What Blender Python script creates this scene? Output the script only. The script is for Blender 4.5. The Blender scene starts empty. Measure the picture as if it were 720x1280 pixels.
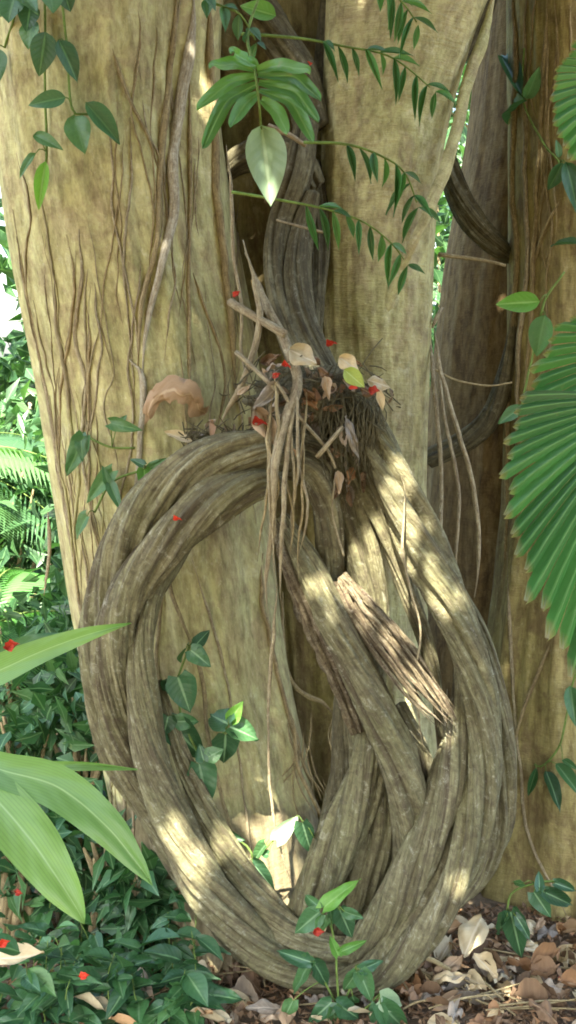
import bpy, math, random
import numpy as np
from mathutils import Vector, Matrix
from mathutils.bvhtree import BVHTree

R = math.radians
rng = random.Random(7)
nr = np.random.RandomState(11)
scene = bpy.context.scene
col = scene.collection

# ------------------------------------------------------------------ camera
CAM_Z, PITCH, FOC = 1.6, R(6.0), 640 / math.tan(R(20))
cam_d = bpy.data.cameras.new('camera')
cam = bpy.data.objects.new('camera', cam_d)
col.objects.link(cam)
cam.location = (0, 0, CAM_Z)
cam.rotation_euler = (R(90) - PITCH, 0, 0)
cam_d.sensor_fit = 'VERTICAL'
cam_d.sensor_height = 36
cam_d.lens = 18 / math.tan(R(20))
cam_d.clip_end = 500
scene.camera = cam
CP = np.array([0, 0, CAM_Z])


def ray(px, py):
    a, b = (px - 360) / FOC, (640 - py) / FOC
    y = math.cos(PITCH) + b * math.sin(PITCH)
    z = -math.sin(PITCH) + b * math.cos(PITCH)
    return np.array([a, y, z])


def P(px, py, Y):
    """world point where the sight line of a photo position meets the distance Y"""
    d = ray(px, py)
    return CP + d * (Y / d[1])


def G(px, py, z=0.0):
    d = ray(px, py)
    return CP + d * ((z - CAM_Z) / d[2])


def mpp(Y):
    return Y / FOC


# ------------------------------------------------------------------ noise
def _h(i, j, k):
    n = (i.astype(np.int64) * 374761393 + j.astype(np.int64) * 668265263 + k.astype(np.int64) * 2147483647) & 0xffffffff
    n = ((n ^ (n >> 13)) * 1274126177) & 0xffffffff
    n = n ^ (n >> 16)
    return (n & 0xffff) / 32767.5 - 1.0


def vn(x, y, z):
    x, y, z = np.broadcast_arrays(np.asarray(x, float), np.asarray(y, float), np.asarray(z, float))
    i, j, k = np.floor(x), np.floor(y), np.floor(z)
    f, g, h = x - i, y - j, z - k
    f, g, h = f * f * (3 - 2 * f), g * g * (3 - 2 * g), h * h * (3 - 2 * h)
    i, j, k = i.astype(np.int64), j.astype(np.int64), k.astype(np.int64)
    r = 0
    for a in (0, 1):
        for b in (0, 1):
            for c in (0, 1):
                r = r + _h(i + a, j + b, k + c) * (f if a else 1 - f) * (g if b else 1 - g) * (h if c else 1 - h)
    return r


def fbm(x, y, z, o=3):
    r, a = 0, 1.0
    for q in range(o):
        r = r + a * vn(x * 2 ** q + 17.3 * q, y * 2 ** q, z * 2 ** q)
        a *= 0.5
    return r


# ------------------------------------------------------------------ mesh helpers
def mk(name, V, F, mat, parent=None, attrs=None, smooth=True, mats=None, midx=None):
    """V (n,3), F list of index arrays (quads / tris)"""
    me = bpy.data.meshes.new(name)
    V = np.asarray(V, np.float32)
    if not isinstance(F, (list, tuple)):
        F = [F]
    me.vertices.add(len(V))
    me.vertices.foreach_set('co', V.ravel())
    loops = np.concatenate([np.asarray(f, np.int32).ravel() for f in F])
    tot = np.concatenate([np.full(len(f), np.asarray(f).shape[1], np.int32) for f in F])
    start = np.concatenate([[0], np.cumsum(tot)[:-1]]).astype(np.int32)
    me.loops.add(len(loops))
    me.loops.foreach_set('vertex_index', loops)
    me.polygons.add(len(tot))
    me.polygons.foreach_set('loop_start', start)
    me.polygons.foreach_set('use_smooth', np.full(len(tot), smooth, bool))
    me.update(calc_edges=True)
    if attrs:
        for an, av in attrs.items():
            at = me.attributes.new(an, 'FLOAT_VECTOR', 'POINT')
            at.data.foreach_set('vector', np.asarray(av, np.float32).ravel())
    me.validate()
    if mat:
        me.materials.append(mat)
    o = bpy.data.objects.new(name, me)
    col.objects.link(o)
    if parent is not None:
        o.parent = parent
        o.matrix_parent_inverse = Matrix.Translation(-parent.location)
    return o


def tag(o, label=None, cat=None, group=None, kind=None):
    if label: o['label'] = label
    if cat: o['category'] = cat
    if group: o['group'] = group
    if kind: o['kind'] = kind
    return o


def thing(name, loc, label, cat, group=None):
    o = bpy.data.objects.new(name, None)
    o.empty_display_size = 0.05
    col.objects.link(o)
    o.location = Vector([float(v) for v in loc])
    return tag(o, label, cat, group)


def spline(C, n):
    """Catmull-Rom through the rows of C, n samples, evenly spread by length"""
    C = np.asarray(C, float)
    if len(C) == 2:
        C = np.array([C[0], C[0] * .5 + C[1] * .5, C[1]])
    E = np.vstack([2 * C[0] - C[1], C, 2 * C[-1] - C[-2]])
    out = []
    m = 14
    for i in range(1, len(E) - 2):
        p0, p1, p2, p3 = E[i - 1], E[i], E[i + 1], E[i + 2]
        t = np.linspace(0, 1, m, endpoint=False)[:, None]
        out.append(.5 * (2 * p1 + (p2 - p0) * t + (2 * p0 - 5 * p1 + 4 * p2 - p3) * t ** 2 + (3 * p1 - p0 - 3 * p2 + p3) * t ** 3))
    out.append(E[-2][None])
    D = np.vstack(out)
    s = np.concatenate([[0], np.cumsum(np.linalg.norm(np.diff(D[:, :3], axis=0), axis=1))])
    u = np.linspace(0, s[-1], n)
    return np.stack([np.interp(u, s, D[:, k]) for k in range(D.shape[1])], 1), u


def frames(X):
    T = np.gradient(X, axis=0)
    T /= np.linalg.norm(T, axis=1)[:, None] + 1e-12
    N = np.zeros_like(T)
    ref = np.array([0, -1., 0])
    if abs(T[0] @ ref) > .9: ref = np.array([1., 0, 0])
    n = ref - T[0] * (ref @ T[0])
    for i in range(len(X)):
        n = n - T[i] * (n @ T[i])
        n /= np.linalg.norm(n) + 1e-12
        N[i] = n
    return T, N, np.cross(T, N)


def grid_faces(n, m, wrap=True):
    i = np.arange(n - 1)[:, None]
    j = np.arange(m if wrap else m - 1)[None]
    j2 = (j + 1) % m
    return np.stack([i * m + j, (i + 1) * m + j, (i + 1) * m + j2, i * m + j2], -1).reshape(-1, 4)


def tube_data(C, seg=10, step=0.02, rib=0.0, groove=0.0, ng=0, lump=0.0, twist=0.0, seed=0, flat=1.0, point=False, wander=0.0, fine=0.0):
    """C rows: x,y,z,r.  Returns V, F, attr"""
    C = np.asarray(C, float)
    L = np.sum(np.linalg.norm(np.diff(C[:, :3], axis=0), axis=1))
    n = int(max(4, min(700, L / step)))
    D, s = spline(C, n)
    X, r = D[:, :3], np.maximum(D[:, 3], 1e-4)
    if wander:
        for k in range(3):
            X[:, k] += wander * fbm(s * 9, seed * 3.1 + k * 9.7, 0.5, 3) * (1.0 if k != 1 else .35)
    T, N, B = frames(X)
    th = np.linspace(0, 2 * np.pi, seg, endpoint=False)
    S, TH = s[:, None], th[None]
    tw = TH + twist * S
    f = np.ones((n, seg))
    if lump: f += lump * vn(S * 5, seed, np.zeros_like(TH)) + lump * .7 * vn(np.cos(tw) * 1.2 + seed, np.sin(tw) * 1.2, S * 4)
    if rib: f += rib * fbm(np.cos(tw) * 2.6 + seed, np.sin(tw) * 2.6, S * 1.6, 3)
    if fine: f += fine * fbm(np.cos(tw) * 7 + seed, np.sin(tw) * 7, S * 9, 2)
    for g in range(ng):
        a = g * 2 * np.pi / ng + seed * 1.7 + 0.7 * vn(s * 1.8, seed + g * 5.3, 0)[:, None]
        d = (tw - a + np.pi) % (2 * np.pi) - np.pi
        f -= groove * (.6 + .5 * vn(s * 3, seed, g)[:, None]) * np.exp(-np.abs(d / .2) ** 1.3)
    f = np.maximum(f, .3)
    rr = r[:, None] * f
    V = X[:, None] + (N[:, None] * np.cos(TH)[..., None] * flat + B[:, None] * np.sin(TH)[..., None]) * rr[..., None]
    rm = float(np.mean(r))
    A = np.stack([np.cos(tw) * rm + seed, np.sin(tw) * rm, np.broadcast_to(S, tw.shape)], -1)
    V, A = V.reshape(-1, 3), A.reshape(-1, 3)
    F = grid_faces(n, seg)
    i0 = len(V)
    V = np.vstack([V, X[0] - T[0] * r[0] * .3, X[-1] + T[-1] * r[-1] * (.3 if not point else 1.5)])
    A = np.vstack([A, A[0], A[-2]])
    j = np.arange(seg)
    cap0 = np.stack([np.full(seg, i0), j, (j + 1) % seg], 1)
    b = (n - 1) * seg
    cap1 = np.stack([np.full(seg, i0 + 1), b + (j + 1) % seg, b + j], 1)
    return V, [F, cap0, cap1], A


def tube(name, C, mat, parent=None, **k):
    V, F, A = tube_data(C, **k)
    return mk(name, V, F, mat, parent, {'bc': A})


def join(parts):
    Vs, Fs, As, o = [], [], [], 0
    for V, F, A in parts:
        for f in F: Fs.append(np.asarray(f) + o)
        Vs.append(V); As.append(A); o += len(V)
    return np.vstack(Vs), Fs, np.vstack(As)


# ------------------------------------------------------------------ materials
def newmat(name):
    m = bpy.data.materials.new(name)
    m.use_nodes = True
    nt = m.node_tree
    b = nt.nodes['Principled BSDF']
    return m, nt, b, nt.nodes, nt.links


def ramp(N, L, fac, stops):
    r = N.new('ShaderNodeValToRGB')
    e = r.color_ramp.elements
    while len(e) < len(stops): e.new(0.5)
    for q, (p, c) in zip(e, stops):
        q.position = p
        q.color = (*c, 1) if len(c) == 3 else c
    L.new(fac, r.inputs[0])
    return r.outputs[0]


def noise(N, L, vec, scale, detail=4, rough=.6, dist=0.0):
    n = N.new('ShaderNodeTexNoise')
    n.inputs['Scale'].default_value = scale
    n.inputs['Detail'].default_value = detail
    n.inputs['Roughness'].default_value = rough
    n.inputs['Distortion'].default_value = dist
    L.new(vec, n.inputs['Vector'])
    return n.outputs['Fac']


def mapping(N, L, vec, sc):
    m = N.new('ShaderNodeMapping')
    m.inputs['Scale'].default_value = sc
    L.new(vec, m.inputs['Vector'])
    return m.outputs[0]


def mixc(N, L, fac, a, b, mode='MIX'):
    m = N.new('ShaderNodeMix')
    m.data_type = 'RGBA'
    m.blend_type = mode
    for s, v in ((m.inputs[0], fac), (m.inputs[6], a), (m.inputs[7], b)):
        if hasattr(v, 'links'): L.new(v, s)
        elif isinstance(v, (int, float)): s.default_value = v
        else: s.default_value = (*v, 1)
    return m.outputs[2]


def bark(name, lo, mid, hi, streak, speck, sv=(16, 16, 2.2), bump=.5, lent=0.0, streak_amt=.6, patch=None, foot=0):
    """bark: attribute bc is (around, around, along) in metres"""
    m, nt, b, N, L = newmat(name)
    at = N.new('ShaderNodeAttribute'); at.attribute_name = 'bc'
    v = at.outputs['Vector']
    vs = mapping(N, L, v, sv)
    vf = mapping(N, L, v, (sv[0] * 5, sv[1] * 5, sv[2] * 4.5))
    n1 = noise(N, L, vs, 1.0, 6, .65, .6)
    n2 = noise(N, L, vf, 1.0, 5, .7)
    n3 = noise(N, L, v, 4.5, 4, .6)
    n4 = noise(N, L, v, 60, 3, .7)
    c = ramp(N, L, n1, [(.30, lo), (.5, mid), (.70, hi)])
    # broad drift of colour
    c = mixc(N, L, ramp(N, L, n3, [(.38, (0, 0, 0)), (.62, (.65, .65, .65))]), c, tuple(x * .8 for x in mid) if patch is None else patch)
    st = noise(N, L, mapping(N, L, v, (sv[0] * 2.0, sv[1] * 2.0, sv[2] * .35)), 1.0, 5, .6, .8)
    k = ramp(N, L, st, [(.52, (0, 0, 0)), (.66, (streak_amt,) * 3)])
    c = mixc(N, L, k, c, streak)
    k2 = ramp(N, L, n4, [(.60, (0, 0, 0)), (.74, (.55, .55, .55))])
    c = mixc(N, L, k2, c, speck)
    n5 = noise(N, L, mapping(N, L, v, (sv[0] * 1.6, sv[1] * 1.6, sv[0] * 1.1)), 1.0, 8, .75, .5)
    c = mixc(N, L, ramp(N, L, n5, [(.40, (.6, .6, .6)), (.52, (0, 0, 0))]), c, streak)
    c = mixc(N, L, ramp(N, L, n5, [(.56, (0, 0, 0)), (.68, (.55, .55, .55))]), c, speck)
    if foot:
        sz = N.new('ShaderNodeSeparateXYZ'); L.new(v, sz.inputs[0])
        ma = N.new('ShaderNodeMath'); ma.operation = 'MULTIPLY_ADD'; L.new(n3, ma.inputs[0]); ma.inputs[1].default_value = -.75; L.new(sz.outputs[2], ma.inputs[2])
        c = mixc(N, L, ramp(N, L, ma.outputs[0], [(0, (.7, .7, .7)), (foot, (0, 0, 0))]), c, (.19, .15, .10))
    k3 = ramp(N, L, n2, [(.30, (.5, .47, .45)), (.62, (1.12, 1.12, 1.12))])
    c = mixc(N, L, 1.0, c, k3, 'MULTIPLY')
    L.new(c, b.inputs['Base Color'])
    b.inputs['Roughness'].default_value = .88
    b.inputs['Specular IOR Level'].default_value = .18
    bp = N.new('ShaderNodeBump'); bp.inputs['Strength'].default_value = bump; bp.inputs['Distance'].default_value = .012
    a = N.new('ShaderNodeMath'); a.operation = 'ADD'
    L.new(n5, a.inputs[0]); L.new(n2, a.inputs[1])
    h = a.outputs[0]
    if lent:
        w = noise(N, L, mapping(N, L, v, (28, 28, 130)), 1.0, 3, .6, .4)
        a2 = N.new('ShaderNodeMath'); a2.operation = 'MULTIPLY_ADD'
        L.new(w, a2.inputs[0]); a2.inputs[1].default_value = lent; L.new(h, a2.inputs[2])
        h = a2.outputs[0]
    L.new(h, bp.inputs['Height'])
    L.new(bp.outputs[0], b.inputs['Normal'])
    return m


def leafmat(name, base, vein, vary=.25, rough=.38, trans=.3, veinw=.06, sec=.1, brown=None, under=None, stripe=0, tip=0):
    """leaf: attribute lf is (across -1..1, along 0..1, random)"""
    m, nt, b, N, L = newmat(name)
    at = N.new('ShaderNodeAttribute'); at.attribute_name = 'lf'
    sp = N.new('ShaderNodeSeparateXYZ'); L.new(at.outputs['Vector'], sp.inputs[0])
    ab = N.new('ShaderNodeMath'); ab.operation = 'ABSOLUTE'; L.new(sp.outputs[0], ab.inputs[0])
    mid = ramp(N, L, ab.outputs[0], [(0, (1, 1, 1)), (veinw, (.8, .8, .8)), (veinw * 1.9, (0, 0, 0))])
    w = N.new('ShaderNodeMath'); w.operation = 'MULTIPLY_ADD'
    L.new(sp.outputs[1], w.inputs[0]); w.inputs[1].default_value = 46; L.new(ab.outputs[0], w.inputs[2])
    w2 = N.new('ShaderNodeMath'); w2.operation = 'MULTIPLY_ADD'
    L.new(ab.outputs[0], w2.inputs[0]); w2.inputs[1].default_value = -12; L.new(w.outputs[0], w2.inputs[2])
    sn = N.new('ShaderNodeMath'); sn.operation = 'SINE'; L.new(w2.outputs[0], sn.inputs[0])
    secv = ramp(N, L, sn.outputs[0], [(.72, (0, 0, 0)), (1, (sec, sec, sec))])
    oi = N.new('ShaderNodeObjectInfo')
    ad = N.new('ShaderNodeMath'); ad.operation = 'ADD'; L.new(oi.outputs['Random'], ad.inputs[0]); L.new(sp.outputs[2], ad.inputs[1])
    fr = N.new('ShaderNodeMath'); fr.operation = 'FRACT'; L.new(ad.outputs[0], fr.inputs[0])
    d = tuple(x * (1 - vary) for x in base)
    u = (min(1, base[0] * (1 + vary * 1.6)), base[1] * (1 + vary), base[2] * (1 + vary * .3))
    c = ramp(N, L, fr.outputs[0], [(0, d), (.5, base), (1, u)])
    tc = N.new('ShaderNodeTexCoord')
    n = noise(N, L, tc.outputs['Object'] if brown is None else at.outputs['Vector'], 9 if brown is None else 3.5, 4, .65)
    c = mixc(N, L, ramp(N, L, n, [(.35, (0, 0, 0)), (.75, (.5, .5, .5))]), c, tuple(x * .7 for x in base) if brown is None else brown)
    c = mixc(N, L, secv, c, vein)
    c = mixc(N, L, mid, c, vein)
    sp_n = noise(N, L, at.outputs['Vector'] if brown else tc.outputs['Object'], 17, 3, .6)
    c = mixc(N, L, ramp(N, L, sp_n, [(.66, (0, 0, 0)), (.74, (.5, .5, .5))]), c, (.30, .27, .10) if brown is None else (.08, .05, .03))
    if tip:
        tv = N.new('ShaderNodeMath'); tv.operation = 'MULTIPLY_ADD'; L.new(n, tv.inputs[0]); tv.inputs[1].default_value = .12; L.new(sp.outputs[1], tv.inputs[2])
        c = mixc(N, L, ramp(N, L, tv.outputs[0], [(.93, (0, 0, 0)), (.985, (.85, .85, .85))]), c, (.34, .26, .12))
    if stripe:
        sm = N.new('ShaderNodeMath'); sm.operation = 'MULTIPLY'; L.new(sp.outputs[0], sm.inputs[0]); sm.inputs[1].default_value = 46
        ss = N.new('ShaderNodeMath'); ss.operation = 'SINE'; L.new(sm.outputs[0], ss.inputs[0])
        c = mixc(N, L, ramp(N, L, ss.outputs[0], [(.2, (0, 0, 0)), (.9, (.35, .35, .35))]), c, tuple(x * .62 for x in base))
    if under:
        ge = N.new('ShaderNodeNewGeometry')
        c = mixc(N, L, ge.outputs['Backfacing'], c, under)
    L.new(c, b.inputs['Base Color'])
    b.inputs['Roughness'].default_value = rough
    b.inputs['Specular IOR Level'].default_value = .5
    bp = N.new('ShaderNodeBump'); bp.inputs['Strength'].default_value = .1; bp.inputs['Distance'].default_value = .003
    L.new(sn.outputs[0], bp.inputs['Height']); L.new(bp.outputs[0], b.inputs['Normal'])
    tr = N.new('ShaderNodeBsdfTranslucent')
    tcx = mixc(N, L, 1.0, c, (1.0, 1.2, .55) if brown is None else (1, .8, .5), 'MULTIPLY')
    L.new(tcx, tr.inputs['Color'])
    mx = N.new('ShaderNodeMixShader'); mx.inputs[0].default_value = trans
    L.new(b.outputs[0], mx.inputs[1]); L.new(tr.outputs[0], mx.inputs[2])
    L.new(mx.outputs[0], N['Material Output'].inputs['Surface'])
    return m


M = {}
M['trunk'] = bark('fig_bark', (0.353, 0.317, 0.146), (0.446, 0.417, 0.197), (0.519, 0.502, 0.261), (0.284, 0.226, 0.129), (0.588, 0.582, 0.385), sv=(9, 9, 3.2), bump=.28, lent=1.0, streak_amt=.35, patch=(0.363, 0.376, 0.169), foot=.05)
M['trunk_mid'] = bark('pale_column_bark', (0.323, 0.296, 0.148), (0.412, 0.386, 0.192), (0.490, 0.467, 0.254), (0.284, 0.235, 0.144), (0.568, 0.562, 0.384), sv=(8, 8, 4), bump=.38, lent=2.0, streak_amt=.3, patch=(0.353, 0.367, 0.168))
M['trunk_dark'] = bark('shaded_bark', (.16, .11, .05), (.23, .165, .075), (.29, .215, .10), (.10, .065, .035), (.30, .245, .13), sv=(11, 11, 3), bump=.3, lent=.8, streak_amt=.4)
M['trunk_right'] = bark('buttress_bark', (0.204, 0.157, 0.070), (0.310, 0.263, 0.114), (0.398, 0.353, 0.165), (0.145, 0.096, 0.055), (0.466, 0.424, 0.239), sv=(8, 8, 2.2), bump=.3, lent=1.2, streak_amt=.6, patch=(0.320, 0.293, 0.109))
M['liana'] = bark('liana_bark', (0.120, 0.105, 0.061), (0.224, 0.208, 0.117), (0.364, 0.342, 0.194), (0.099, 0.080, 0.053), (0.520, 0.524, 0.398), sv=(30, 30, 3.2), bump=.9, streak_amt=.8, patch=(0.208, 0.208, 0.102))
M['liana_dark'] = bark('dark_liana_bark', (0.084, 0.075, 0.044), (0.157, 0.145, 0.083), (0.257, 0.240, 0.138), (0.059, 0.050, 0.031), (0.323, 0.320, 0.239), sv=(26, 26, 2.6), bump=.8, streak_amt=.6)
M['rotten'] = bark('splintered_wood', (.145, .11, .06), (.29, .245, .145), (.52, .46, .32), (.08, .05, .035), (.60, .55, .42), sv=(70, 70, 5), bump=1.0, streak_amt=.8)
M['vine_pale'] = bark('pale_vine_bark', (.26, .215, .125), (.38, .33, .20), (.48, .435, .28), (.22, .165, .105), (.56, .53, .40), sv=(60, 60, 9), bump=.6, streak_amt=.45)
M['vine_brown'] = bark('brown_vine_bark', (0.227, 0.177, 0.092), (0.335, 0.276, 0.143), (0.443, 0.381, 0.204), (0.162, 0.122, 0.071), (0.497, 0.442, 0.265), sv=(60, 60, 6), bump=.4, streak_amt=.4)
M['vine_white'] = bark('whitish_vine_bark', (.34, .30, .20), (.50, .46, .33), (.60, .57, .44), (.28, .23, .15), (.66, .64, .54), sv=(60, 60, 9), bump=.6, streak_amt=.35)
M['stem'] = bark('green_stem', (.10, .17, .04), (.16, .26, .06), (.22, .32, .09), (.12, .15, .05), (.25, .34, .12), sv=(60, 60, 8), bump=.1, streak_amt=.3)

M['leaf'] = leafmat('arrow_leaf', (.055, .15, .065), (.20, .34, .18), .45, .40, .3, sec=.08)
M['leaf_far'] = leafmat('upper_leaf', (.065, .165, .07), (.12, .25, .11), .4, .45, .35, sec=.12)
M['leaf_bright'] = leafmat('young_leaf', (.15, .36, .06), (.26, .46, .14), .25, .42, .4)
M['leaf_pale'] = leafmat('pale_leaf_underside', (.30, .43, .26), (.42, .55, .36), .1, .38, .3)
M['blade'] = leafmat('broad_blade', (.17, .33, .10), (.30, .46, .20), .2, .42, .45, veinw=.03, sec=0, stripe=1)
M['palm'] = leafmat('fan_palm_blade', (.06, .20, .05), (.13, .30, .10), .55, .33, .38, veinw=.12, sec=0, tip=1)
M['fern'] = leafmat('climbing_leaflet', (.075, .20, .075), (.15, .29, .13), .4, .42, .35)
M['shrub'] = leafmat('shrub_leaf', (.05, .135, .05), (.11, .22, .09), .6, .42, .35, sec=.1)
M['cover'] = leafmat('ground_cover_leaf', (.035, .115, .04), (.13, .24, .11), .45, .42, .28, sec=.05)
M['split'] = leafmat('split_leaf_lobe', (.12, .29, .075), (.22, .40, .14), .25, .36, .4, veinw=.08, sec=0)
M['dead_cream'] = leafmat('dry_cream_leaf', (.55, .49, .32), (.62, .56, .40), .2, .7, .15, sec=.12, brown=(.42, .31, .17))
M['dead_brown'] = leafmat('dry_brown_leaf', (.19, .12, .065), (.28, .2, .11), .5, .75, .12, sec=.15, brown=(.13, .07, .035))
M['dead_tan'] = leafmat('dry_tan_leaf', (.44, .31, .18), (.50, .38, .24), .3, .75, .15, sec=.08, brown=(.28, .17, .09))
M['dead_grey'] = leafmat('dry_grey_leaf', (.27, .24, .19), (.36, .33, .27), .4, .85, .1, sec=.25, brown=(.16, .13, .10))
M['lime'] = leafmat('fresh_lime_leaf', (.42, .52, .10), (.5, .6, .2), .1, .5, .3)
M['petal'] = leafmat('red_petal', (.55, .045, .02), (.6, .1, .04), .35, .6, .2, sec=0, brown=(.25, .02, .01))

# ground
m, nt, b, N, L = newmat('forest_soil')
tc = N.new('ShaderNodeTexCoord')
n1 = noise(N, L, tc.outputs['Object'], 14, 8, .7)
n2 = noise(N, L, tc.outputs['Object'], 1.2, 5, .6)
c = ramp(N, L, n1, [(.35, (.06, .042, .026)), (.55, (.14, .10, .06)), (.72, (.30, .22, .13))])
c = mixc(N, L, ramp(N, L, n2, [(.4, (0, 0, 0)), (.65, (.6, .6, .6))]), c, (.17, .14, .07))
L.new(c, b.inputs['Base Color']); b.inputs['Roughness'].default_value = .95
bp = N.new('ShaderNodeBump'); bp.inputs['Strength'].default_value = .9; bp.inputs['Distance'].default_value = .03
L.new(n1, bp.inputs['Height']); L.new(bp.outputs[0], b.inputs['Normal'])
M['soil'] = m

# ------------------------------------------------------------------ ground sheet
gx = np.concatenate([[-150, -60, -25, -12, -7], np.linspace(-4, 4, 90), [7, 12, 25, 60, 150]])
gy = np.concatenate([[-150, -60, -20, -8, -3], np.linspace(0, 8, 90), [11, 16, 30, 70, 200]])
X, Yg = np.meshgrid(gx, gy)
Z = .018 * fbm(X * 2.2, Yg * 2.2, 0.3, 4) * np.exp(-((X / 9) ** 2 + ((Yg - 4) / 9) ** 2))
GV = np.stack([X, Yg, Z], -1).reshape(-1, 3)
gF = grid_faces(len(gy), len(gx), False)[:, ::-1]
ground = mk('ground', GV, gF, M['soil'])
tag(ground, 'brown soil scattered with litter at the foot of the trees', kind='structure')

# ------------------------------------------------------------------ trunks
BV_V, BV_F, bv_n = [], [], 0


def trunk(rows, extra, mat, parent, name='trunk', lobe=.05, seed=0, seg=260, nz=420, pw=1.0, mid=.006, target=True):
    """rows: (py, xl, xr, Yc, depth_half); extra: world rows (cx,cy,z,hw,hd) above"""
    global bv_n
    C = []
    for py, xl, xr, Yc, hd in rows:
        a, bb = P(xl, py, Yc), P(xr, py, Yc)
        C.append([(a[0] + bb[0]) / 2, Yc, a[2], (bb[0] - a[0]) / 2, hd])
    C.sort(key=lambda c: c[2])
    C[0][2] = min(C[0][2], -.06)
    C = C + [list(e) for e in extra]
    C = np.array(C)
    z = np.concatenate([np.linspace(C[0, 2], 2.9, nz), np.linspace(2.95, C[-1, 2], 40)])
    # smooth interpolation by z
    K = []
    for k in range(5):
        K.append(np.interp(z, C[:, 2], C[:, k]))
    K = np.array(K)
    ker = np.ones(31) / 31
    for k in (0, 1, 3, 4):
        pad = np.pad(K[k][:nz], 15, 'edge')
        K[k][:nz] = np.convolve(pad, ker, 'valid')
    th = np.linspace(0, 2 * np.pi, seg, endpoint=False)
    ct, st = np.cos(th)[None], np.sin(th)[None]
    ct, st = np.sign(ct) * abs(ct) ** pw, np.sign(st) * abs(st) ** pw
    Zc = z[:, None]
    f = lobe * (fbm(ct * 2.3 + seed, st * 2.3, Zc * .35, 2))
    f = f + lobe * .35 * fbm(ct * 6 + seed, st * 6 + .3 * Zc, Zc * .7, 2)
    d = mid * fbm(ct * 16 + seed, st * 16, Zc * 2.2, 3) + mid * .35 * fbm(ct * 40, st * 40 + seed, Zc * 9, 2)
    x = K[0][:, None] + ct * (K[3][:, None] * (1 + f) + d)
    y = K[1][:, None] - st * (K[4][:, None] * (1 + f * 1.3) + d)
    V = np.stack([x, y, np.broadcast_to(Zc, x.shape)], -1).reshape(-1, 3)
    hw = float(np.mean(K[3][:nz]))
    A = np.stack([ct * hw + seed + 0 * Zc, st * hw + 0 * Zc, np.broadcast_to(Zc, x.shape)], -1).reshape(-1, 3)
    F = grid_faces(len(z), seg)[:, ::-1]
    o = mk(name, V, F, mat, parent, {'bc': A})
    if target:
        BV_V.append(V); BV_F.append(F + bv_n); bv_n += len(V)
    return o


t_left = thing('fig_tree', P(290, 1230, 4.0), 'wide pale yellow trunk laced with thin climbing stems, behind the vine ring', 'tree')
trunk([(-120, -45, 296, 4.02, .36), (0, -28, 282, 4.02, .36), (150, -10, 275, 4.02, .36), (300, 8, 296, 4.02, .36), (450, 38, 322, 4.02, .36),
       (600, 62, 334, 4.0, .35), (750, 86, 348, 4.0, .35), (850, 106, 364, 4.0, .35), (950, 128, 386, 4.0, .36), (1050, 148, 405, 4.0, .40),
       (1150, 160, 420, 4.0, .45), (1240, 150, 440, 4.0, .52)],
      [(-.95, 4.1, 3.4, .40, .4), (-1.1, 4.2, 5.0, .34, .34)], M['trunk'], t_left, lobe=.07, seed=3.3, mid=.003)
t_mid = thing('fig_tree', P(500, 1200, 4.05), 'smooth pale column trunk in the centre beside the dark cleft', 'tree')
trunk([(-120, 412, 660, 4.05, .24), (0, 408, 606, 4.05, .24), (100, 403, 572, 4.05, .22), (200, 401, 548, 4.05, .2), (300, 401, 540, 4.05, .19), (420, 404, 535, 4.05, .18),
       (520, 418, 531, 4.05, .17), (640, 436, 529, 4.05, .16), (750, 446, 531, 4.05, .16), (850, 452, 535, 4.05, .17),
       (950, 455, 545, 4.05, .18), (1100, 450, 560, 4.05, .22), (1200, 440, 575, 4.05, .26)],
      [(.55, 4.1, 3.4, .26, .25), (.75, 4.2, 5.0, .22, .22)], M['trunk_mid'], t_mid, lobe=.05, seed=8.1, mid=.0022, seg=200)
t_back = thing('fig_tree', P(350, 1150, 4.5), 'brown stem standing back in the cleft between the two pale trunks', 'tree')
trunk([(-120, 235, 425, 4.34, .22), (0, 240, 420, 4.34, .22), (300, 262, 430, 4.34, .22), (600, 290, 470, 4.34, .22), (800, 320, 480, 4.34, .22), (1000, 330, 490, 4.34, .24), (1180, 320, 500, 4.34, .26)],
      [(-.1, 4.4, 3.4, .22, .2), (-.1, 4.5, 5, .2, .2)], M['trunk_right'], t_back, lobe=.10, seed=5.7, seg=160, mid=.005)
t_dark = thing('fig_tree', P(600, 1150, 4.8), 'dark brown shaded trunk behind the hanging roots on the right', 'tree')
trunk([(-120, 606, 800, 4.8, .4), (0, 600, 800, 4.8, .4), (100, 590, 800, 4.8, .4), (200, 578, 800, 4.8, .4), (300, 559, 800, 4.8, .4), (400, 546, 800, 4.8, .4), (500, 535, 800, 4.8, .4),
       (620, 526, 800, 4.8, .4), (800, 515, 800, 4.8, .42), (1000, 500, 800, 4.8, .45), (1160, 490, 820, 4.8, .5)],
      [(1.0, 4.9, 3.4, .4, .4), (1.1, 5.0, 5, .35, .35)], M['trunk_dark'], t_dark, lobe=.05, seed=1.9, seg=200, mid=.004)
t_right = thing('fig_tree', P(760, 1190, 4.45), 'orange brown buttressed trunk at the right edge behind the fan palm', 'tree')
trunk([(-120, 640, 930, 4.45, .36), (0, 640, 930, 4.45, .36), (200, 642, 930, 4.45, .36), (400, 640, 930, 4.45, .38), (600, 636, 940, 4.45, .42), (700, 626, 950, 4.45, .46), (800, 612, 960, 4.45, .50),
       (900, 602, 980, 4.45, .55), (1000, 592, 1000, 4.45, .60), (1080, 580, 1000, 4.45, .65), (1140, 556, 1000, 4.45, .74), (1195, 526, 1000, 4.45, .84)],
      [(1.15, 4.5, 3.4, .36, .36), (1.2, 4.6, 5, .3, .3)], M['trunk_right'], t_right, pw=.8, lobe=.07, seed=12.4, mid=.005)

BVH = BVHTree.FromPolygons([tuple(v) for v in np.vstack(BV_V).tolist()], [tuple(f) for f in np.vstack(BV_F).tolist()])
cpv = Vector(CP)


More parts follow.
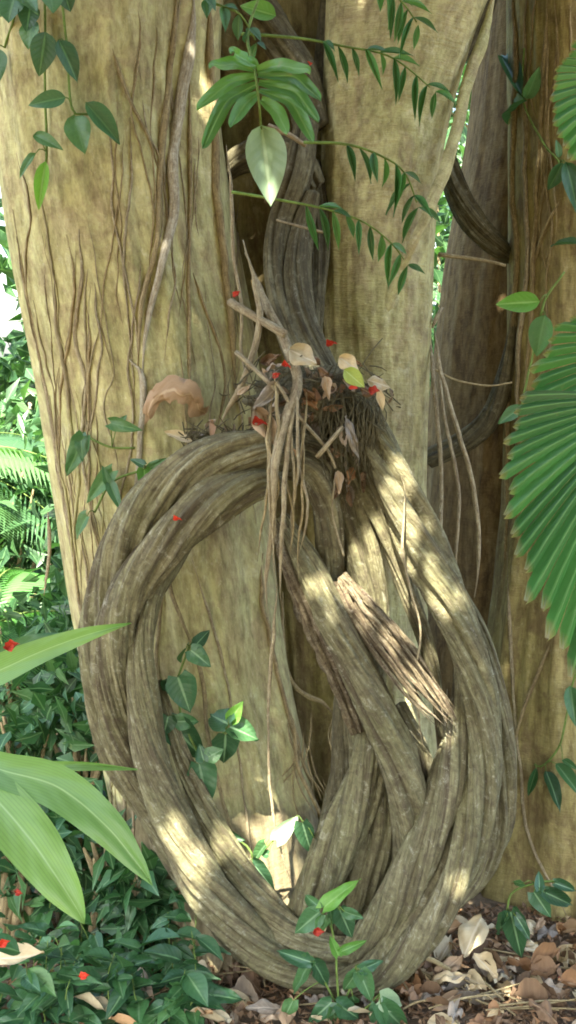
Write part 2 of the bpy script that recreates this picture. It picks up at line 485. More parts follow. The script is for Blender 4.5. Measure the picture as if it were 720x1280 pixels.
def hit(px, py, off=0.0, dflt=4.0):
    d = Vector(ray(px, py)).normalized()
    r = BVH.ray_cast(cpv, d)
    if r[0] is None:
        return P(px, py, dflt)
    return np.array(r[0] - d * off)


# ------------------------------------------------------------------ lianas
def strand(pts, mat='liana', parent=None, name='strand', seed=0, **k):
    C = []
    for px, py, r, Y in pts:
        p = P(px, py, Y)
        C.append([*p, r * .93 * mpp(Y)])
    kw = dict(seg=96, step=.0045, rib=.17, groove=.52, ng=4, lump=.12, twist=2.2, seed=seed, fine=.07)
    kw.update(k)
    return tube(name, C, M[mat], parent, **kw)


ring = thing('twisted_liana', P(430, 1240, 3.42), 'thick grey twisted vine coiled into a big ring in front of the trunks', 'vine')
# left arc
strand([(372, 566, 22, 3.50), (318, 563, 28, 3.46), (250, 583, 34, 3.46), (190, 632, 36, 3.47), (148, 700, 32, 3.49), (128, 780, 27, 3.50), (126, 860, 24, 3.51), (140, 930, 20, 3.53), (165, 985, 16, 3.56), (195, 1030, 12, 3.60)], parent=ring, seed=1.3, twist=4.4)
strand([(352, 604, 18, 3.47), (312, 606, 24, 3.43), (258, 634, 30, 3.42), (205, 684, 31, 3.42), (165, 738, 29, 3.43), (143, 800, 27, 3.44), (141, 870, 25, 3.46), (155, 935, 24, 3.49), (178, 990, 22, 3.52), (215, 1060, 20, 3.54), (250, 1120, 18, 3.54), (290, 1172, 17, 3.53), (330, 1205, 14, 3.52)], parent=ring, seed=2.9, twist=4.4)
strand([(246, 668, 4, 3.56), (218, 704, 11, 3.50), (190, 750, 16, 3.46), (176, 812, 18, 3.43), (178, 880, 21, 3.42), (190, 950, 25, 3.41), (214, 1020, 29, 3.40), (245, 1085, 32, 3.39), (288, 1145, 31, 3.39), (335, 1192, 29, 3.40), (385, 1218, 27, 3.41), (430, 1224, 26, 3.42), (475, 1212, 26, 3.43)], parent=ring, seed=4.1, twist=4.4)
strand([(200, 850, 3, 3.52), (222, 930, 11, 3.49), (244, 985, 16, 3.48), (274, 1048, 20, 3.46), (314, 1112, 23, 3.45), (360, 1160, 24, 3.44), (410, 1186, 24, 3.44), (455, 1190, 24, 3.45), (500, 1175, 22, 3.46)], parent=ring, seed=5.2, twist=4.4)
# right arc
strand([(425, 1232, 22, 3.41), (474, 1213, 28, 3.39), (522, 1166, 31, 3.38), (566, 1098, 30, 3.38), (595, 1015, 27, 3.39), (606, 930, 25, 3.41), (594, 845, 26, 3.42), (567, 765, 28, 3.44), (532, 690, 29, 3.46), (499, 615, 29, 3.48), (470, 550, 25, 3.51), (448, 495, 16, 3.55)], parent=ring, seed=6.6, twist=4.5)
strand([(440, 1192, 22, 3.44), (480, 1150, 27, 3.40), (512, 1092, 29, 3.39), (545, 1022, 28, 3.40), (567, 950, 24, 3.43), (580, 885, 18, 3.46), (580, 825, 13, 3.50), (566, 780, 8, 3.54)], parent=ring, seed=7.4, twist=5)
strand([(436, 510, 16, 3.57), (458, 590, 20, 3.54), (484, 660, 17, 3.53), (510, 740, 12, 3.54), (532, 800, 10, 3.54), (546, 865, 9, 3.54), (552, 920, 5, 3.56)], parent=ring, seed=17.4, twist=4)
strand([(578, 735, 3, 3.58), (604, 790, 7, 3.52), (622, 865, 12, 3.48), (630, 945, 15, 3.48), (626, 1025, 18, 3.50), (602, 1082, 22, 3.52), (562, 1118, 24, 3.52), (512, 1145, 24, 3.51), (462, 1165, 22, 3.50)], parent=ring, seed=8.8, twist=5)
strand([(360, 575, 24, 3.52), (392, 590, 24, 3.51), (410, 630, 22, 3.51), (414, 680, 20, 3.52), (412, 730, 18, 3.55), (410, 790, 15, 3.62)], parent=ring, seed=10.3)
strand([(340, 550, 26, 3.56), (385, 556, 26, 3.55), (425, 585, 24, 3.55), (442, 640, 25, 3.56), (456, 700, 25, 3.56), (466, 765, 24, 3.58), (462, 850, 24, 3.60), (452, 930, 24, 3.60), (440, 1000, 22, 3.60)], parent=ring, seed=11.3)

inner = thing('twisted_liana', P(420, 1190, 3.5), 'grey vine crossing down through the ring and ending in a splintered stub', 'vine')
strand([(352, 648, 14, 3.50), (382, 700, 20, 3.46), (412, 768, 22, 3.42), (448, 838, 23, 3.41), (480, 905, 25, 3.41), (504, 970, 26, 3.42), (514, 1040, 24, 3.45), (508, 1100, 20, 3.50), (495, 1150, 16, 3.55)], parent=inner, seed=12.2, twist=3)
strand([(346, 655, 10, 3.49), (366, 712, 13, 3.47), (392, 782, 14, 3.45), (422, 852, 12, 3.45), (446, 915, 8, 3.47)], parent=inner, mat='rotten', name='decayed_edge', seed=3.2, seg=40, rib=.6, fine=.45, groove=.4)
strand([(500, 880, 9, 3.52), (522, 930, 13, 3.50), (534, 985, 14, 3.50), (528, 1035, 14, 3.52), (510, 1090, 14, 3.55)], parent=inner, seed=13.1)
strand([(432, 830, 14, 3.62), (430, 900, 18, 3.62), (428, 970, 20, 3.60), (415, 1040, 20, 3.6)], mat='liana_dark', parent=inner, seed=14.7)
strand([(474, 880, 16, 3.54), (466, 940, 26, 3.51), (444, 1005, 31, 3.49), (416, 1065, 31, 3.48), (390, 1120, 28, 3.48), (372, 1170, 24, 3.49), (362, 1205, 18, 3.50)], parent=inner, seed=15.9, twist=4)
strand([(488, 965, 16, 3.54), (478, 1035, 23, 3.53), (456, 1095, 25, 3.52), (434, 1150, 23, 3.52), (418, 1190, 18, 3.52)], parent=inner, seed=16.8, twist=4)


# broken stub: splintered fibres
def stub(parent):
    parts = []
    base = [(424, 722), (452, 762), (486, 805), (520, 850), (548, 884), (566, 908)]
    w = [10, 22, 28, 24, 15, 3]
    for k in range(60):
        e = rng.uniform(.35, 1.0) if k > 6 else rng.uniform(.85, 1)
        t0 = rng.uniform(0, .35) if k > 8 else 0
        splay = rng.uniform(-12, 12)
        off = rng.uniform(-1, 1); offd = rng.uniform(-.8, 1)
        C = []
        for q in np.linspace(t0, e, 7):
            x = np.interp(q, np.linspace(0, 1, 6), [p[0] for p in base]); y = np.interp(q, np.linspace(0, 1, 6), [p[1] for p in base])
            ww = np.interp(q, np.linspace(0, 1, 6), w)
            n = (.77, -.64)
            jit = rng.uniform(-2.2, 2.2)
            jit += splay * q * q * (off if abs(off) > .5 else .3)
            p = P(x + n[0] * (off * ww * .8 + jit), y + n[1] * (off * ww * .8 + jit), 3.45 - .09 * q - offd * ww * .0012)
            f = 1 - ((q - t0) / (e - t0)) ** 3 * .9
            C.append([*p, rng.uniform(1.4, 4.4) * mpp(3.45) * f])
        parts.append(tube_data(C, seg=7, step=.012, rib=.3, seed=k, point=True, flat=rng.uniform(.5, 1)))
    V, F, A = join(parts)
    return mk('splintered_stub', V, F, M['rotten'], parent, {'bc': A})


stub(inner)

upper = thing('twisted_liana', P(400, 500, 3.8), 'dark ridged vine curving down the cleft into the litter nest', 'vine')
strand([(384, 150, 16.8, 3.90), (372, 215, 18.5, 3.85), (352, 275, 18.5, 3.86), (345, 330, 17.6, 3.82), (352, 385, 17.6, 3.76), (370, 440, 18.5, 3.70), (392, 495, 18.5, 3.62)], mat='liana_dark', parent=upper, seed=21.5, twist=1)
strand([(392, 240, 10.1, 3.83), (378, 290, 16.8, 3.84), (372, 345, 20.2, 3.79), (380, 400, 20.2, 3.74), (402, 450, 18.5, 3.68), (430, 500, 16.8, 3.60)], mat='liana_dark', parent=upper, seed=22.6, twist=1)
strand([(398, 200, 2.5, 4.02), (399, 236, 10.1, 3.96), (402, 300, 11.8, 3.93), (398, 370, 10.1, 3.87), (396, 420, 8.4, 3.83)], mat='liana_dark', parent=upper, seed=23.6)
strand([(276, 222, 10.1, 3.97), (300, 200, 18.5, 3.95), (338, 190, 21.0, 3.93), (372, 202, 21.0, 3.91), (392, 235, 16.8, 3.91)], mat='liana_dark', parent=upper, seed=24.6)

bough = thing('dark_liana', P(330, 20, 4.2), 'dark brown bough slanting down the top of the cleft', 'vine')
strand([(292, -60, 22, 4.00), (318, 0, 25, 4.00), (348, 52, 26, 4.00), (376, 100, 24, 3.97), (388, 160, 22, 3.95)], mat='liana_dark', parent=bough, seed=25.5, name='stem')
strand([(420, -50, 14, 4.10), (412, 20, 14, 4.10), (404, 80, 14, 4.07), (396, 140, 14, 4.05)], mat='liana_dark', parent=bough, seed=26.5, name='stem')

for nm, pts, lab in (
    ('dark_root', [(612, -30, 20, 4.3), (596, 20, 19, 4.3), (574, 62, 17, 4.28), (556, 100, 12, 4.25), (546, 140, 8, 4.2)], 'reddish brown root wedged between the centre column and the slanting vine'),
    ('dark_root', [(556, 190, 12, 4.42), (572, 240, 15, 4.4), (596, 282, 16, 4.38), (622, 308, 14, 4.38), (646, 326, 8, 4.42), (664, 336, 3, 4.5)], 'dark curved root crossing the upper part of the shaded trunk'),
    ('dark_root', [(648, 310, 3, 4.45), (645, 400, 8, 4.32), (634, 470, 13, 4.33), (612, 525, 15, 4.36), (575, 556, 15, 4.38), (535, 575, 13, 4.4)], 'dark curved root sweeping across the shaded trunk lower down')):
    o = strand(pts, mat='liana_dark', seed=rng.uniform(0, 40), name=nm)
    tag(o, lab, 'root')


# ------------------------------------------------------------------ thin vines and aerial roots
def vine(name, pts, r, mat, label, group=None, lump=.25, Y=None, hug=True, wander=.0, parent=None, cat='vine', seg=9, lift=.6):
    """pts in photo positions; hug: laid on the bark, else hanging at the distances given"""
    C = []
    dense, _ = spline(np.array([[p[0], p[1], 0 if len(p) < 3 else p[2]] for p in pts], float), max(6, int(len(pts) * 7)))
    n = len(dense)
    for i, (x, y, yy) in enumerate(dense):
        rr = float(np.interp(i / (n - 1), np.linspace(0, 1, len(r)), r))
        if hug or cat == 'root': rr *= max(.25, min(1, 6 * min(i, n - 1 - i) / (n - 1)))
        if hug:
            p = hit(x, y, rr * mpp(3.8) * lift)
        else:
            p = P(x, y, yy if yy > 0 else Y)
        C.append([*p, rr * mpp(3.7)])
    C = np.array(C)
    if hug:
        d = C[:, 1].copy()
        med = np.array([np.median(d[max(0, i - 2):i + 3]) for i in range(n)])
        med = np.convolve(np.pad(med, 1, 'edge'), [.25, .5, .25], 'valid')
        # keep the sight line, smooth the distance
        for i in range(n):
            dr = C[i, :3] - CP
            C[i, :3] = CP + dr * (min(med[i], d[i] + .004) / max(dr[1], 1e-6))
    V, F, A = tube_data(C, seg=seg, step=.014, rib=.16, lump=lump, seed=rng.uniform(0, 50), wander=wander, fine=.08)
    o = mk(name, V, F, M[mat], parent, {'bc': A})
    if label: tag(o, label, cat, group)
    return o


vine('climbing_vine', [(243, -20), (240, 50), (226, 120), (216, 200), (216, 270), (202, 330), (188, 385), (180, 430), (178, 470)], (6.5, 6.5, 6, 4.5), 'vine_white', 'thickest pale climbing stem winding down the middle of the wide trunk', wander=.004)
vine('climbing_vine', [(222, -20), (216, 60), (205, 150), (200, 230), (196, 310), (176, 380), (172, 460)], (4.5, 3.5), 'vine_brown', 'brown climbing stem running just left of the thick pale one', wander=.004)
vine('climbing_vine', [(163, 450), (178, 470), (178, 520), (172, 590), (170, 640)], (4, 3.5), 'vine_white', 'pale stem dropping from below the thick vine to the ring', wander=.003)
vine('climbing_vine', [(237, 90), (238, 200), (236, 330), (237, 460), (236, 540)], (3, 2.4), 'vine_brown', 'straight dark stem hanging beside the curled tan leaf', wander=.002)
vine('climbing_vine', [(262, -20), (263, 60), (268, 150), (272, 250), (282, 340), (290, 420), (296, 500)], (6, 5), 'vine_brown', 'brown stem along the right edge of the wide trunk', wander=.006)
vine('climbing_vine', [(240, 340), (258, 390), (274, 430), (282, 480), (270, 540)], (2.6, 2), 'vine_brown', 'thin stem bowing across bare bark above the nest', wander=.003)
vine('climbing_vine', [(140, 60), (160, 120), (185, 170), (200, 220)], (2.2, 1.6), 'vine_brown', 'hair thin stem slanting right under the upper left leaves')
# pairs below the ring's arch
vine('climbing_vine', [(206, 700), (215, 740), (226, 770), (236, 800)], (3, 2.2), 'vine_brown', 'reddish stem slanting down inside the left of the ring', wander=.003)
vine('climbing_vine', [(205, 720), (200, 770), (196, 830), (210, 880)], (2.6, 2), 'vine_brown', 'reddish stem hugging the ring inside its left arc', wander=.003)
vine('climbing_vine', [(330, 690), (326, 750), (345, 830), (362, 900), (380, 960), (398, 1010)], (3, 3), 'vine_brown', 'dark stem down the right side of the wide trunk inside the ring', wander=.006)
vine('climbing_vine', [(232, 780), (255, 860), (262, 930), (280, 1000), (297, 1060)], (2.6, 2.2), 'vine_brown', 'brown stem behind the arrowhead plant inside the ring', wander=.004)
vine('climbing_vine', [(240, 700), (268, 790), (285, 860), (300, 960), (312, 1060), (318, 1130)], (2, 1.6), 'vine_pale', 'thin pale stem running down bare bark inside the ring', wander=.004)
vine('climbing_vine', [(640, -20), (646, 100), (640, 220), (646, 330), (640, 440), (634, 540), (634, 640), (628, 740)], (6, 4), 'vine_brown', 'stout brown stem down the seam between the dark and the orange trunk', wander=.006)
vine('climbing_vine', [(660, -20), (655, 90), (656, 200), (660, 320), (650, 430), (645, 560)], (4.5, 3.5), 'vine_pale', 'pale stem on the left part of the orange brown trunk', wander=.006)
vine('climbing_vine', [(685, -20), (680, 80), (674, 180), (668, 300), (664, 400), (654, 500)], (4, 3), 'vine_brown', 'brown stem leaning left across the orange brown trunk', wander=.006)
vine('climbing_vine', [(700, 250), (680, 290), (668, 330)], (2, 3), 'vine_brown', 'short side shoot forking over the orange brown trunk')
vine('climbing_vine', [(634, 690), (636, 760), (640, 850), (648, 940), (658, 1030), (680, 1090), (716, 1160)], (2.6, 2), 'vine_pale', 'long thin stem down the orange trunk to the litter', wander=.004)
vine('climbing_vine', [(690, 800), (668, 850), (648, 910), (640, 960)], (3.5, 2.5), 'vine_brown', 'low brown stem slanting left on the buttress', wander=.003)
vine('climbing_vine', [(548, 318), (580, 322), (608, 326), (632, 332)], (3, 2.5), 'vine_brown', 'short root strung level under the curved dark root', hug=False, Y=4.2)
vine('climbing_vine', [(540, 460), (570, 475), (610, 482), (640, 478)], (1.6, 1.3), 'vine_brown', 'hair thin root strung level between column and trunk', hug=False, Y=4.1)

# many thin ones on the left flank
for k in range(66):
    if k < 42:
        x = rng.uniform(8, 120); y0 = rng.uniform(180, 760); ln = rng.uniform(260, 620); m_ = rng.choice(['vine_brown', 'vine_pale', 'trunk']); rr = .9 + 2.2 * rng.random() ** 3
    else:
        x = rng.uniform(110, 300); y0 = rng.uniform(-30, 480); ln = rng.uniform(120, 420); m_ = rng.choice(['vine_brown', 'vine_pale']); rr = rng.uniform(.8, 1.9)
    x = x + (y0 - 250) * .05
    pts = []
    yy = y0
    while yy < y0 + ln:
        e = np.interp(yy, [0, 300, 450, 600, 750, 850, 950], [-20, 14, 44, 70, 94, 112, 134])
        pts.append((max(x, e + 6), yy))
        x += rng.uniform(-13, 17); yy += rng.uniform(45, 80)
    if len(pts) < 3: continue
    vine('climbing_vine', pts, (rr, rr * .8), m_, 'one of many fine wandering stems netted over the wide pale trunk', 'fine stems netted over the wide trunk', wander=.006, seg=7)
for k in range(12):   # base of the wide trunk and right trunk
    x = rng.uniform(170, 330)
    vine('climbing_vine', [(x, 1165 + rng.uniform(0, 20)), (x + rng.uniform(-8, 8), 1200), (x + rng.uniform(-14, 14), 1240)], (2.8, 2.2), 'vine_brown', 'one of the short rootlets at the foot of the wide trunk below the ring', 'rootlets at the trunk foot', wander=.004, seg=7)
for k in range(9):
    x = rng.uniform(645, 715); y0 = rng.uniform(-30, 150)
    pts = [(x + i * rng.uniform(-6, 4), y0 + i * 70) for i in range(rng.randint(3, 6))]
    vine('climbing_vine', pts, (rng.uniform(1.5, 3), 1.5), 'vine_brown', 'one of the slim stems lining the upper orange brown trunk', 'slim stems on the orange trunk', wander=.006, seg=7)

# hanging roots
hang = [
    ('aerial_root', [(622, -30, 4.0), (606, 40, 3.98), (586, 100, 3.93), (566, 180, 3.88), (546, 240, 3.85), (520, 300, 3.83), (498, 345, 3.86), (480, 395, 3.885), (464, 445, 3.90), (452, 500, 3.94)], (7.5, 8, 9), 'trunk_mid', 'smooth thick pale vine slanting across the top of the centre column'),
    ('aerial_root', [(304, 300, 3.72), (318, 345, 3.66), (340, 395, 3.58), (362, 440, 3.5), (374, 480, 3.45), (360, 520, 3.40), (346, 575, 3.36), (342, 640, 3.36), (337, 690, 3.38), (333, 740, 3.40), (338, 790, 3.44)], (4, 4.5, 5.8, 6.2, 5.6, 4, 2.5, 1), 'vine_pale', 'knobbly yellowish root hanging over the crown of the ring'),
    ('aerial_root', [(372, 480, 3.44), (362, 540, 3.38), (356, 600, 3.35), (352, 660, 3.35), (350, 720, 3.37), (352, 760, 3.4)], (3, 2.6, 2.2, .8), 'vine_pale', 'yellowish rootlet twined beside the knobbly root over the ring'),
    ('aerial_root', [(306, 318, 3.60), (318, 350, 3.58), (324, 395, 3.55), (316, 440, 3.53), (302, 480, 3.53), (286, 510, 3.54), (274, 534, 3.56)], (3.6, 3.2), 'vine_pale', 'pale root bending left beside the nest onto the ring'),
    ('aerial_root', [(284, 180, 3.7), (290, 250, 3.66), (292, 320, 3.64), (302, 380, 3.62), (300, 440, 3.6), (310, 480, 3.58)], (2, 1.8), 'vine_pale', 'fine pale root hanging left of the litter nest'),
    ('aerial_root', [(346, 730, 3.4), (340, 820, 3.45), (336, 900, 3.48), (338, 980, 3.5), (350, 1060, 3.5), (368, 1110, 3.5)], (2.2, 1.6), 'vine_pale', 'long straight thread of root hanging inside the ring'),
    ('aerial_root', [(541, 398, 4.05), (546, 430, 3.95), (556, 480, 3.9), (574, 540, 3.85), (590, 600, 3.82), (599, 660, 3.80), (597, 720, 3.8), (593, 748, 3.8)], (3.4, 2.6), 'vine_pale', 'rightmost pale root of the trio hanging before the dark trunk'),
    ('aerial_root', [(537, 400, 4.05), (543, 470, 3.95), (548, 540, 3.9), (551, 610, 3.88), (550, 680, 3.86), (548, 760, 3.85)], (3, 2.5), 'vine_pale', 'leftmost root of the trio hanging before the dark trunk'),
    ('aerial_root', [(548, 440, 3.97), (552, 500, 3.92), (564, 560, 3.9), (573, 620, 3.88), (571, 690, 3.86), (572, 740, 3.86)], (2.4, 2), 'vine_pale', 'middle root of the trio hanging before the dark trunk'),
    ('aerial_root', [(548, 395, 4.06), (552, 385, 4.02), (546, 398, 3.99), (541, 410, 3.98)], (3.4, 3.2), 'vine_pale', 'small hooked root end beside the centre column'),
    ('aerial_root', [(500, 590, 3.45), (506, 620, 3.41), (503, 680, 3.40), (514, 740, 3.40), (526, 790, 3.40), (520, 840, 3.40), (524, 900, 3.42), (530, 940, 3.45)], (1.4, 1.2), 'vine_pale', 'wiry root trailing down the right arm of the ring'),
    ('aerial_root', [(560, 860, 3.8), (554, 930, 3.8), (548, 990, 3.8)], (2.2, 1.8), 'vine_pale', 'short root seen through the gap right of the ring centre'),
    ('aerial_root', [(352, 740, 3.9), (356, 820, 3.9), (372, 860, 3.92), (404, 880, 3.95), (420, 900, 4.0)], (3, 3), 'vine_brown', 'brown root bending right on the dark stem inside the ring'),
    ('aerial_root', [(366, 900, 3.75), (374, 960, 3.75), (392, 1000, 3.75), (410, 1040, 3.75)], (3, 2), 'vine_brown', 'dark root sagging beside the inner vine low in the ring'),
    ('aerial_root', [(104, 640, 3.9), (112, 700, 3.85), (108, 760, 3.8), (104, 820, 3.75)], (2.2, 1.8), 'vine_pale', 'pale root hanging in front of the left foliage'),
    ('aerial_root', [(60, 640, 4.2), (62, 690, 4.2), (54, 745, 4.2)], (2.8, 2.2), 'vine_pale', 'pale brown root dangling against the background greenery'),
    ('aerial_root', [(170, 960, 3.62), (166, 1040, 3.6), (172, 1110, 3.58)], (1.8, 1.5), 'vine_pale', 'thread of root dropping below the left arc into the leaves'),
]
for nm, pts, r, mt, lab in hang:
    vine(nm, pts, r, mt, lab, hug=False, cat='root', wander=.0035, seg=10)
for k in range(11):   # tangle over the crown of the ring
    x = rng.uniform(322, 378); y = rng.uniform(455, 540)
    vine('aerial_root', [(x + rng.uniform(-6, 6), y, 3.44), (x + rng.uniform(-8, 8), y + 60, 3.38), (x + rng.uniform(-10, 8), y + 120, 3.355), (x + rng.uniform(-14, 8), y + rng.uniform(150, 240), 3.38)], (1.8, 1.9, 1.4, .7), rng.choice(['vine_pale', 'vine_brown']), 'one of the thin tangled roots trailing over the crown of the ring', 'thin roots over the ring crown', hug=False, cat='root', wander=.008, seg=7)
for k in range(16):   # fibres by the inside right of the ring top
    x = rng.uniform(360, 420); y = rng.uniform(880, 980)
    vine('aerial_root', [(x, y, 3.8), (x + rng.uniform(-10, 15), y + 40, 3.78), (x + rng.uniform(-20, 30), y + 80, 3.76)], (1.2, .9), 'vine_brown', 'one of the fine root fibres tangled in the dark hollow of the ring', 'fine fibres in the hollow', hug=False, cat='root', wander=.006, seg=6)

# sticks
for pts, r, mt, lab in (
    ([(288, 378, 3.62), (318, 396, 3.56), (356, 418, 3.50)], (5, 5.5), 'vine_pale', 'stout broken stick jutting left above the nest'),
    ([(295, 440, 3.5), (320, 462, 3.46), (350, 492, 3.42)], (2.6, 2.2), 'vine_pale', 'thin pale twig slanting over the nest'),
    ([(396, 572, 3.40), (412, 552, 3.40), (428, 534, 3.42)], (3, 2.4), 'vine_pale', 'short pale stick leaning on the right of the nest'),
    ([(345, 478, 3.42), (372, 520, 3.41), (408, 560, 3.42), (420, 585, 3.42)], (1.8, 1.4), 'vine_pale', 'long thin twig sloping right over the ring crown'),
    ([(418, 600, 3.42), (416, 640, 3.42), (430, 695, 3.41)], (1.5, 1.2), 'vine_pale', 'fine bleached twig dangling inside the ring crown'),
    ([(345, 275, 3.75), (372, 282, 3.74), (404, 290, 3.74)], (2.0, 1.8), 'vine_pale', 'thin pale twig lying level across the dark ridged vine'),
    ([(335, 158, 3.7), (358, 166, 3.7), (382, 182, 3.7)], (4, 2.5), 'vine_pale', 'pale brown stub under the split leaf'),
    ([(500, 1190, 3.36), (540, 1200, 3.4), (600, 1235, 3.5), (640, 1262, 3.45)], (3, 2), 'vine_brown', 'bent twig lying in litter right of the ring'),
    ([(560, 1195, 3.62), (566, 1230, 3.52), (578, 1275, 3.40)], (7, 5), 'vine_brown', 'brown surface root running towards the viewer in the litter'),
    ([(538, 1178, 3.6), (552, 1222, 3.52), (560, 1272, 3.40)], (3, 2.4), 'vine_brown', 'slender root beside the surface root in the litter')):
    vine('twig', pts, r, mt, lab, hug=False, cat='twig', wander=.002)


# ------------------------------------------------------------------ leaves
def blade_shape(kind, t):
    if kind == 'arrow':
        w = np.where(t < .18, .55 + 2.5 * t, 0) + np.where(t >= .18, np.maximum(0, 1 - ((t - .18) / .82)) ** .85 * (1.0 + .25 * np.sin((t - .18) * 3)), 0)
        return np.minimum(w, 1.0)
    if kind == 'ovate':
        return np.sin(np.pi * np.clip(t, 0, 1) ** .72) ** .85
    if kind == 'lance':
        return np.sin(np.pi * np.clip(t, 0, 1) ** .8) ** 1.1
    if kind == 'finger':
        return np.minimum(1, (t * 6)) * (1 - t ** 4) * (.75 + .25 * t)
    return np.sin(np.pi * t)


def leaf_grid(kind, nt=12, nu=6, fold=.25, droop=.2, wave=.05, curl=0.0, seed=0, ragged=0.0):
    t = np.linspace(0, 1, nt + 1)
    u = np.linspace(-1, 1, nu + 1)
    T, U = np.meshgrid(t, u, indexing='ij')
    W = blade_shape(kind, T) * .5
    if ragged: W = W * (1 + ragged * vn(T * 5, seed, np.sign(U) * 3))
    x = U * W
    y = T - (.14 * np.abs(U) * (1 - T) ** 3 if kind == 'arrow' else 0)
    z = fold * np.abs(U) * W - droop * T ** 2 + wave * vn(T * 4 + seed, U * 2, seed) * (.3 + np.abs(U)) + curl * np.sin(T * 3 + U * 2 + seed)
    V = np.stack([x, y, z], -1).reshape(-1, 3)
    A = np.stack([U, T, np.full_like(U, (seed * .37) % 1)], -1).reshape(-1, 3)
    return V, grid_faces(nt + 1, nu + 1, False), A


LM = {}


def leafmesh(kind, var, mat, **k):
    key = (kind, var, mat)
    if key not in LM:
        V, F, A = leaf_grid(kind, seed=var * 3.7 + 1, **k)
        o = mk('leaf', V, F, M[mat], None, {'lf': A})
        LM[key] = o.data
        bpy.data.objects.remove(o)
    return LM[key]


KIND_ARGS = {
    'arrow': dict(nt=14, nu=8, fold=.22, droop=.16, wave=.10),
    'ovate': dict(nt=12, nu=6, fold=.30, droop=.18, wave=.06),
    'lance': dict(nt=10, nu=4, fold=.35, droop=.15, wave=.04),
    'finger': dict(nt=10, nu=4, fold=.3, droop=.22, wave=.03),
}


def leaf(name, b, t, w, mat, kind='ovate', parent=None, face=None, roll=None, label=None, cat=None, group=None, args=None):
    """b, t: world points of stalk end and tip, w: width in metres"""
    b, t = np.asarray(b, float), np.asarray(t, float)
    y = t - b
    Ln = np.linalg.norm(y); y = y / Ln
    f = np.array(face if face is not None else (0, -1, .45), float)
    f = f + nr.uniform(-.4, .4, 3) * (1 if roll is None else roll)
    z = f - y * (f @ y)
    z /= np.linalg.norm(z)
    x = np.cross(y, z)
    me = leafmesh(kind, rng.randint(0, 3), mat, **(args or KIND_ARGS[kind]))
    o = bpy.data.objects.new(name, me)
    col.objects.link(o)
    Mx = Matrix(((x[0] * w, y[0] * Ln, z[0] * Ln * .8, b[0]), (x[1] * w, y[1] * Ln, z[1] * Ln * .8, b[1]), (x[2] * w, y[2] * Ln, z[2] * Ln * .8, b[2]), (0, 0, 0, 1)))
    if parent is not None:
        o.parent = parent
        o.matrix_parent_inverse = Matrix.Translation(-parent.location)
    o.matrix_basis = Mx
    if label: tag(o, label, cat, group)
    return o


def plant(name, label, cat, Y, leaves, stems, mat='leaf', kind='arrow', stem_r=1.6, hugd=False, group=None, stem_mat='stem', wscale=1.0):
    """leaves: (bx,by,tx,ty,w[,mat]); stems: lists of photo positions; Y a distance, or None = just off the bark"""
    def at(x, y, off=.035):
        if hugd: return hit(x, y, off)
        return P(x, y, Y)
    b0 = stems[0][-1]
    root = thing(name, at(*b0), label, cat, group)
    for st in stems:
        C = [[*at(x, y, .02), stem_r * mpp(Y or 3.7)] for x, y in st]
        V, F, A = tube_data(C, seg=6, step=.015, lump=.1, seed=rng.uniform(0, 9), wander=.002)
        mk('stem', V, F, M[stem_mat], root, {'bc': A})
    allp = [(x, y) for st in stems for x, y in st]
    for lf in leaves:
        bx, by, tx, ty, w = lf[:5]
        mt = lf[5] if len(lf) > 5 else mat
        o1, o2 = rng.uniform(.02, .05), rng.uniform(.03, .09)
        pb, pt = at(bx, by, .035), at(tx, ty, .035)
        pb = pb + np.array([0, -o1, 0]); pt = pt + np.array([0, -o2 if hugd else rng.uniform(-.05, .03), 0])
        # stalk from the nearest stem joint
        q = min(allp, key=lambda s: (s[0] - bx) ** 2 + (s[1] - by) ** 2)
        pq = at(q[0], q[1], .02)
        lo = leaf('leaf', pb, pt, w * wscale * mpp(Y or 3.7), mt, kind, root)
        if np.linalg.norm(pq - pb) > .01:
            midp = (pq + pb) / 2 + np.array([0, -.006, .01])
            V, F, A = tube_data([[*pq, .0016], [*midp, .0014], [*pb, .0012]], seg=5, step=.02)
            mk('leaf_stalk', V, F, M[stem_mat], root, {'bc': A})
    return root


plant('climbing_plant', 'leafy climber trailing dark green pointed leaves down the upper left trunk', 'plant', None,
      [(22, 2, 16, 34, 34), (42, 12, 40, 46, 26), (45, 30, 38, 66, 28), (60, 44, 54, 100, 32), (75, 52, 101, 104, 26), (84, 124, 42, 137, 22), (95, 146, 109, 194, 32),
       (110, 132, 154, 180, 25), (46, 172, 80, 187, 16), (60, 204, 50, 265, 18, 'leaf_bright'), (48, 195, 30, 226, 13), (-6, 66, 4, 104, 30), (65, -6, 74, 22, 28), (82, -8, 92, 20, 22), (8, -10, 2, 28, 30), (28, -5, 52, 20, 24)],
      [[(56, -20), (56, 60), (57, 130), (58, 190), (52, 240)], [(76, -10), (84, 60), (90, 135), (112, 142)], [(20, -20), (20, 10), (6, 60)]], hugd=True, mat='leaf_far', kind='ovate')
plant('climbing_plant', 'small climber with five dull green leaves beside the upper left arc', 'plant', None,
      [(108, 545, 84, 596, 27), (104, 543, 106, 575, 18), (142, 528, 180, 536, 18), (150, 530, 160, 518, 10), (142, 588, 108, 628, 22), (140, 603, 156, 636, 15), (138, 602, 132, 580, 12),
       (182, 586, 187, 618, 21, 'leaf_bright'), (182, 580, 164, 571, 12), (188, 584, 212, 571, 12), (112, 643, 94, 672, 22)],
      [[(108, 545), (140, 560), (168, 560)], [(118, 640), (140, 603), (182, 586)]], hugd=True, mat='leaf_far')
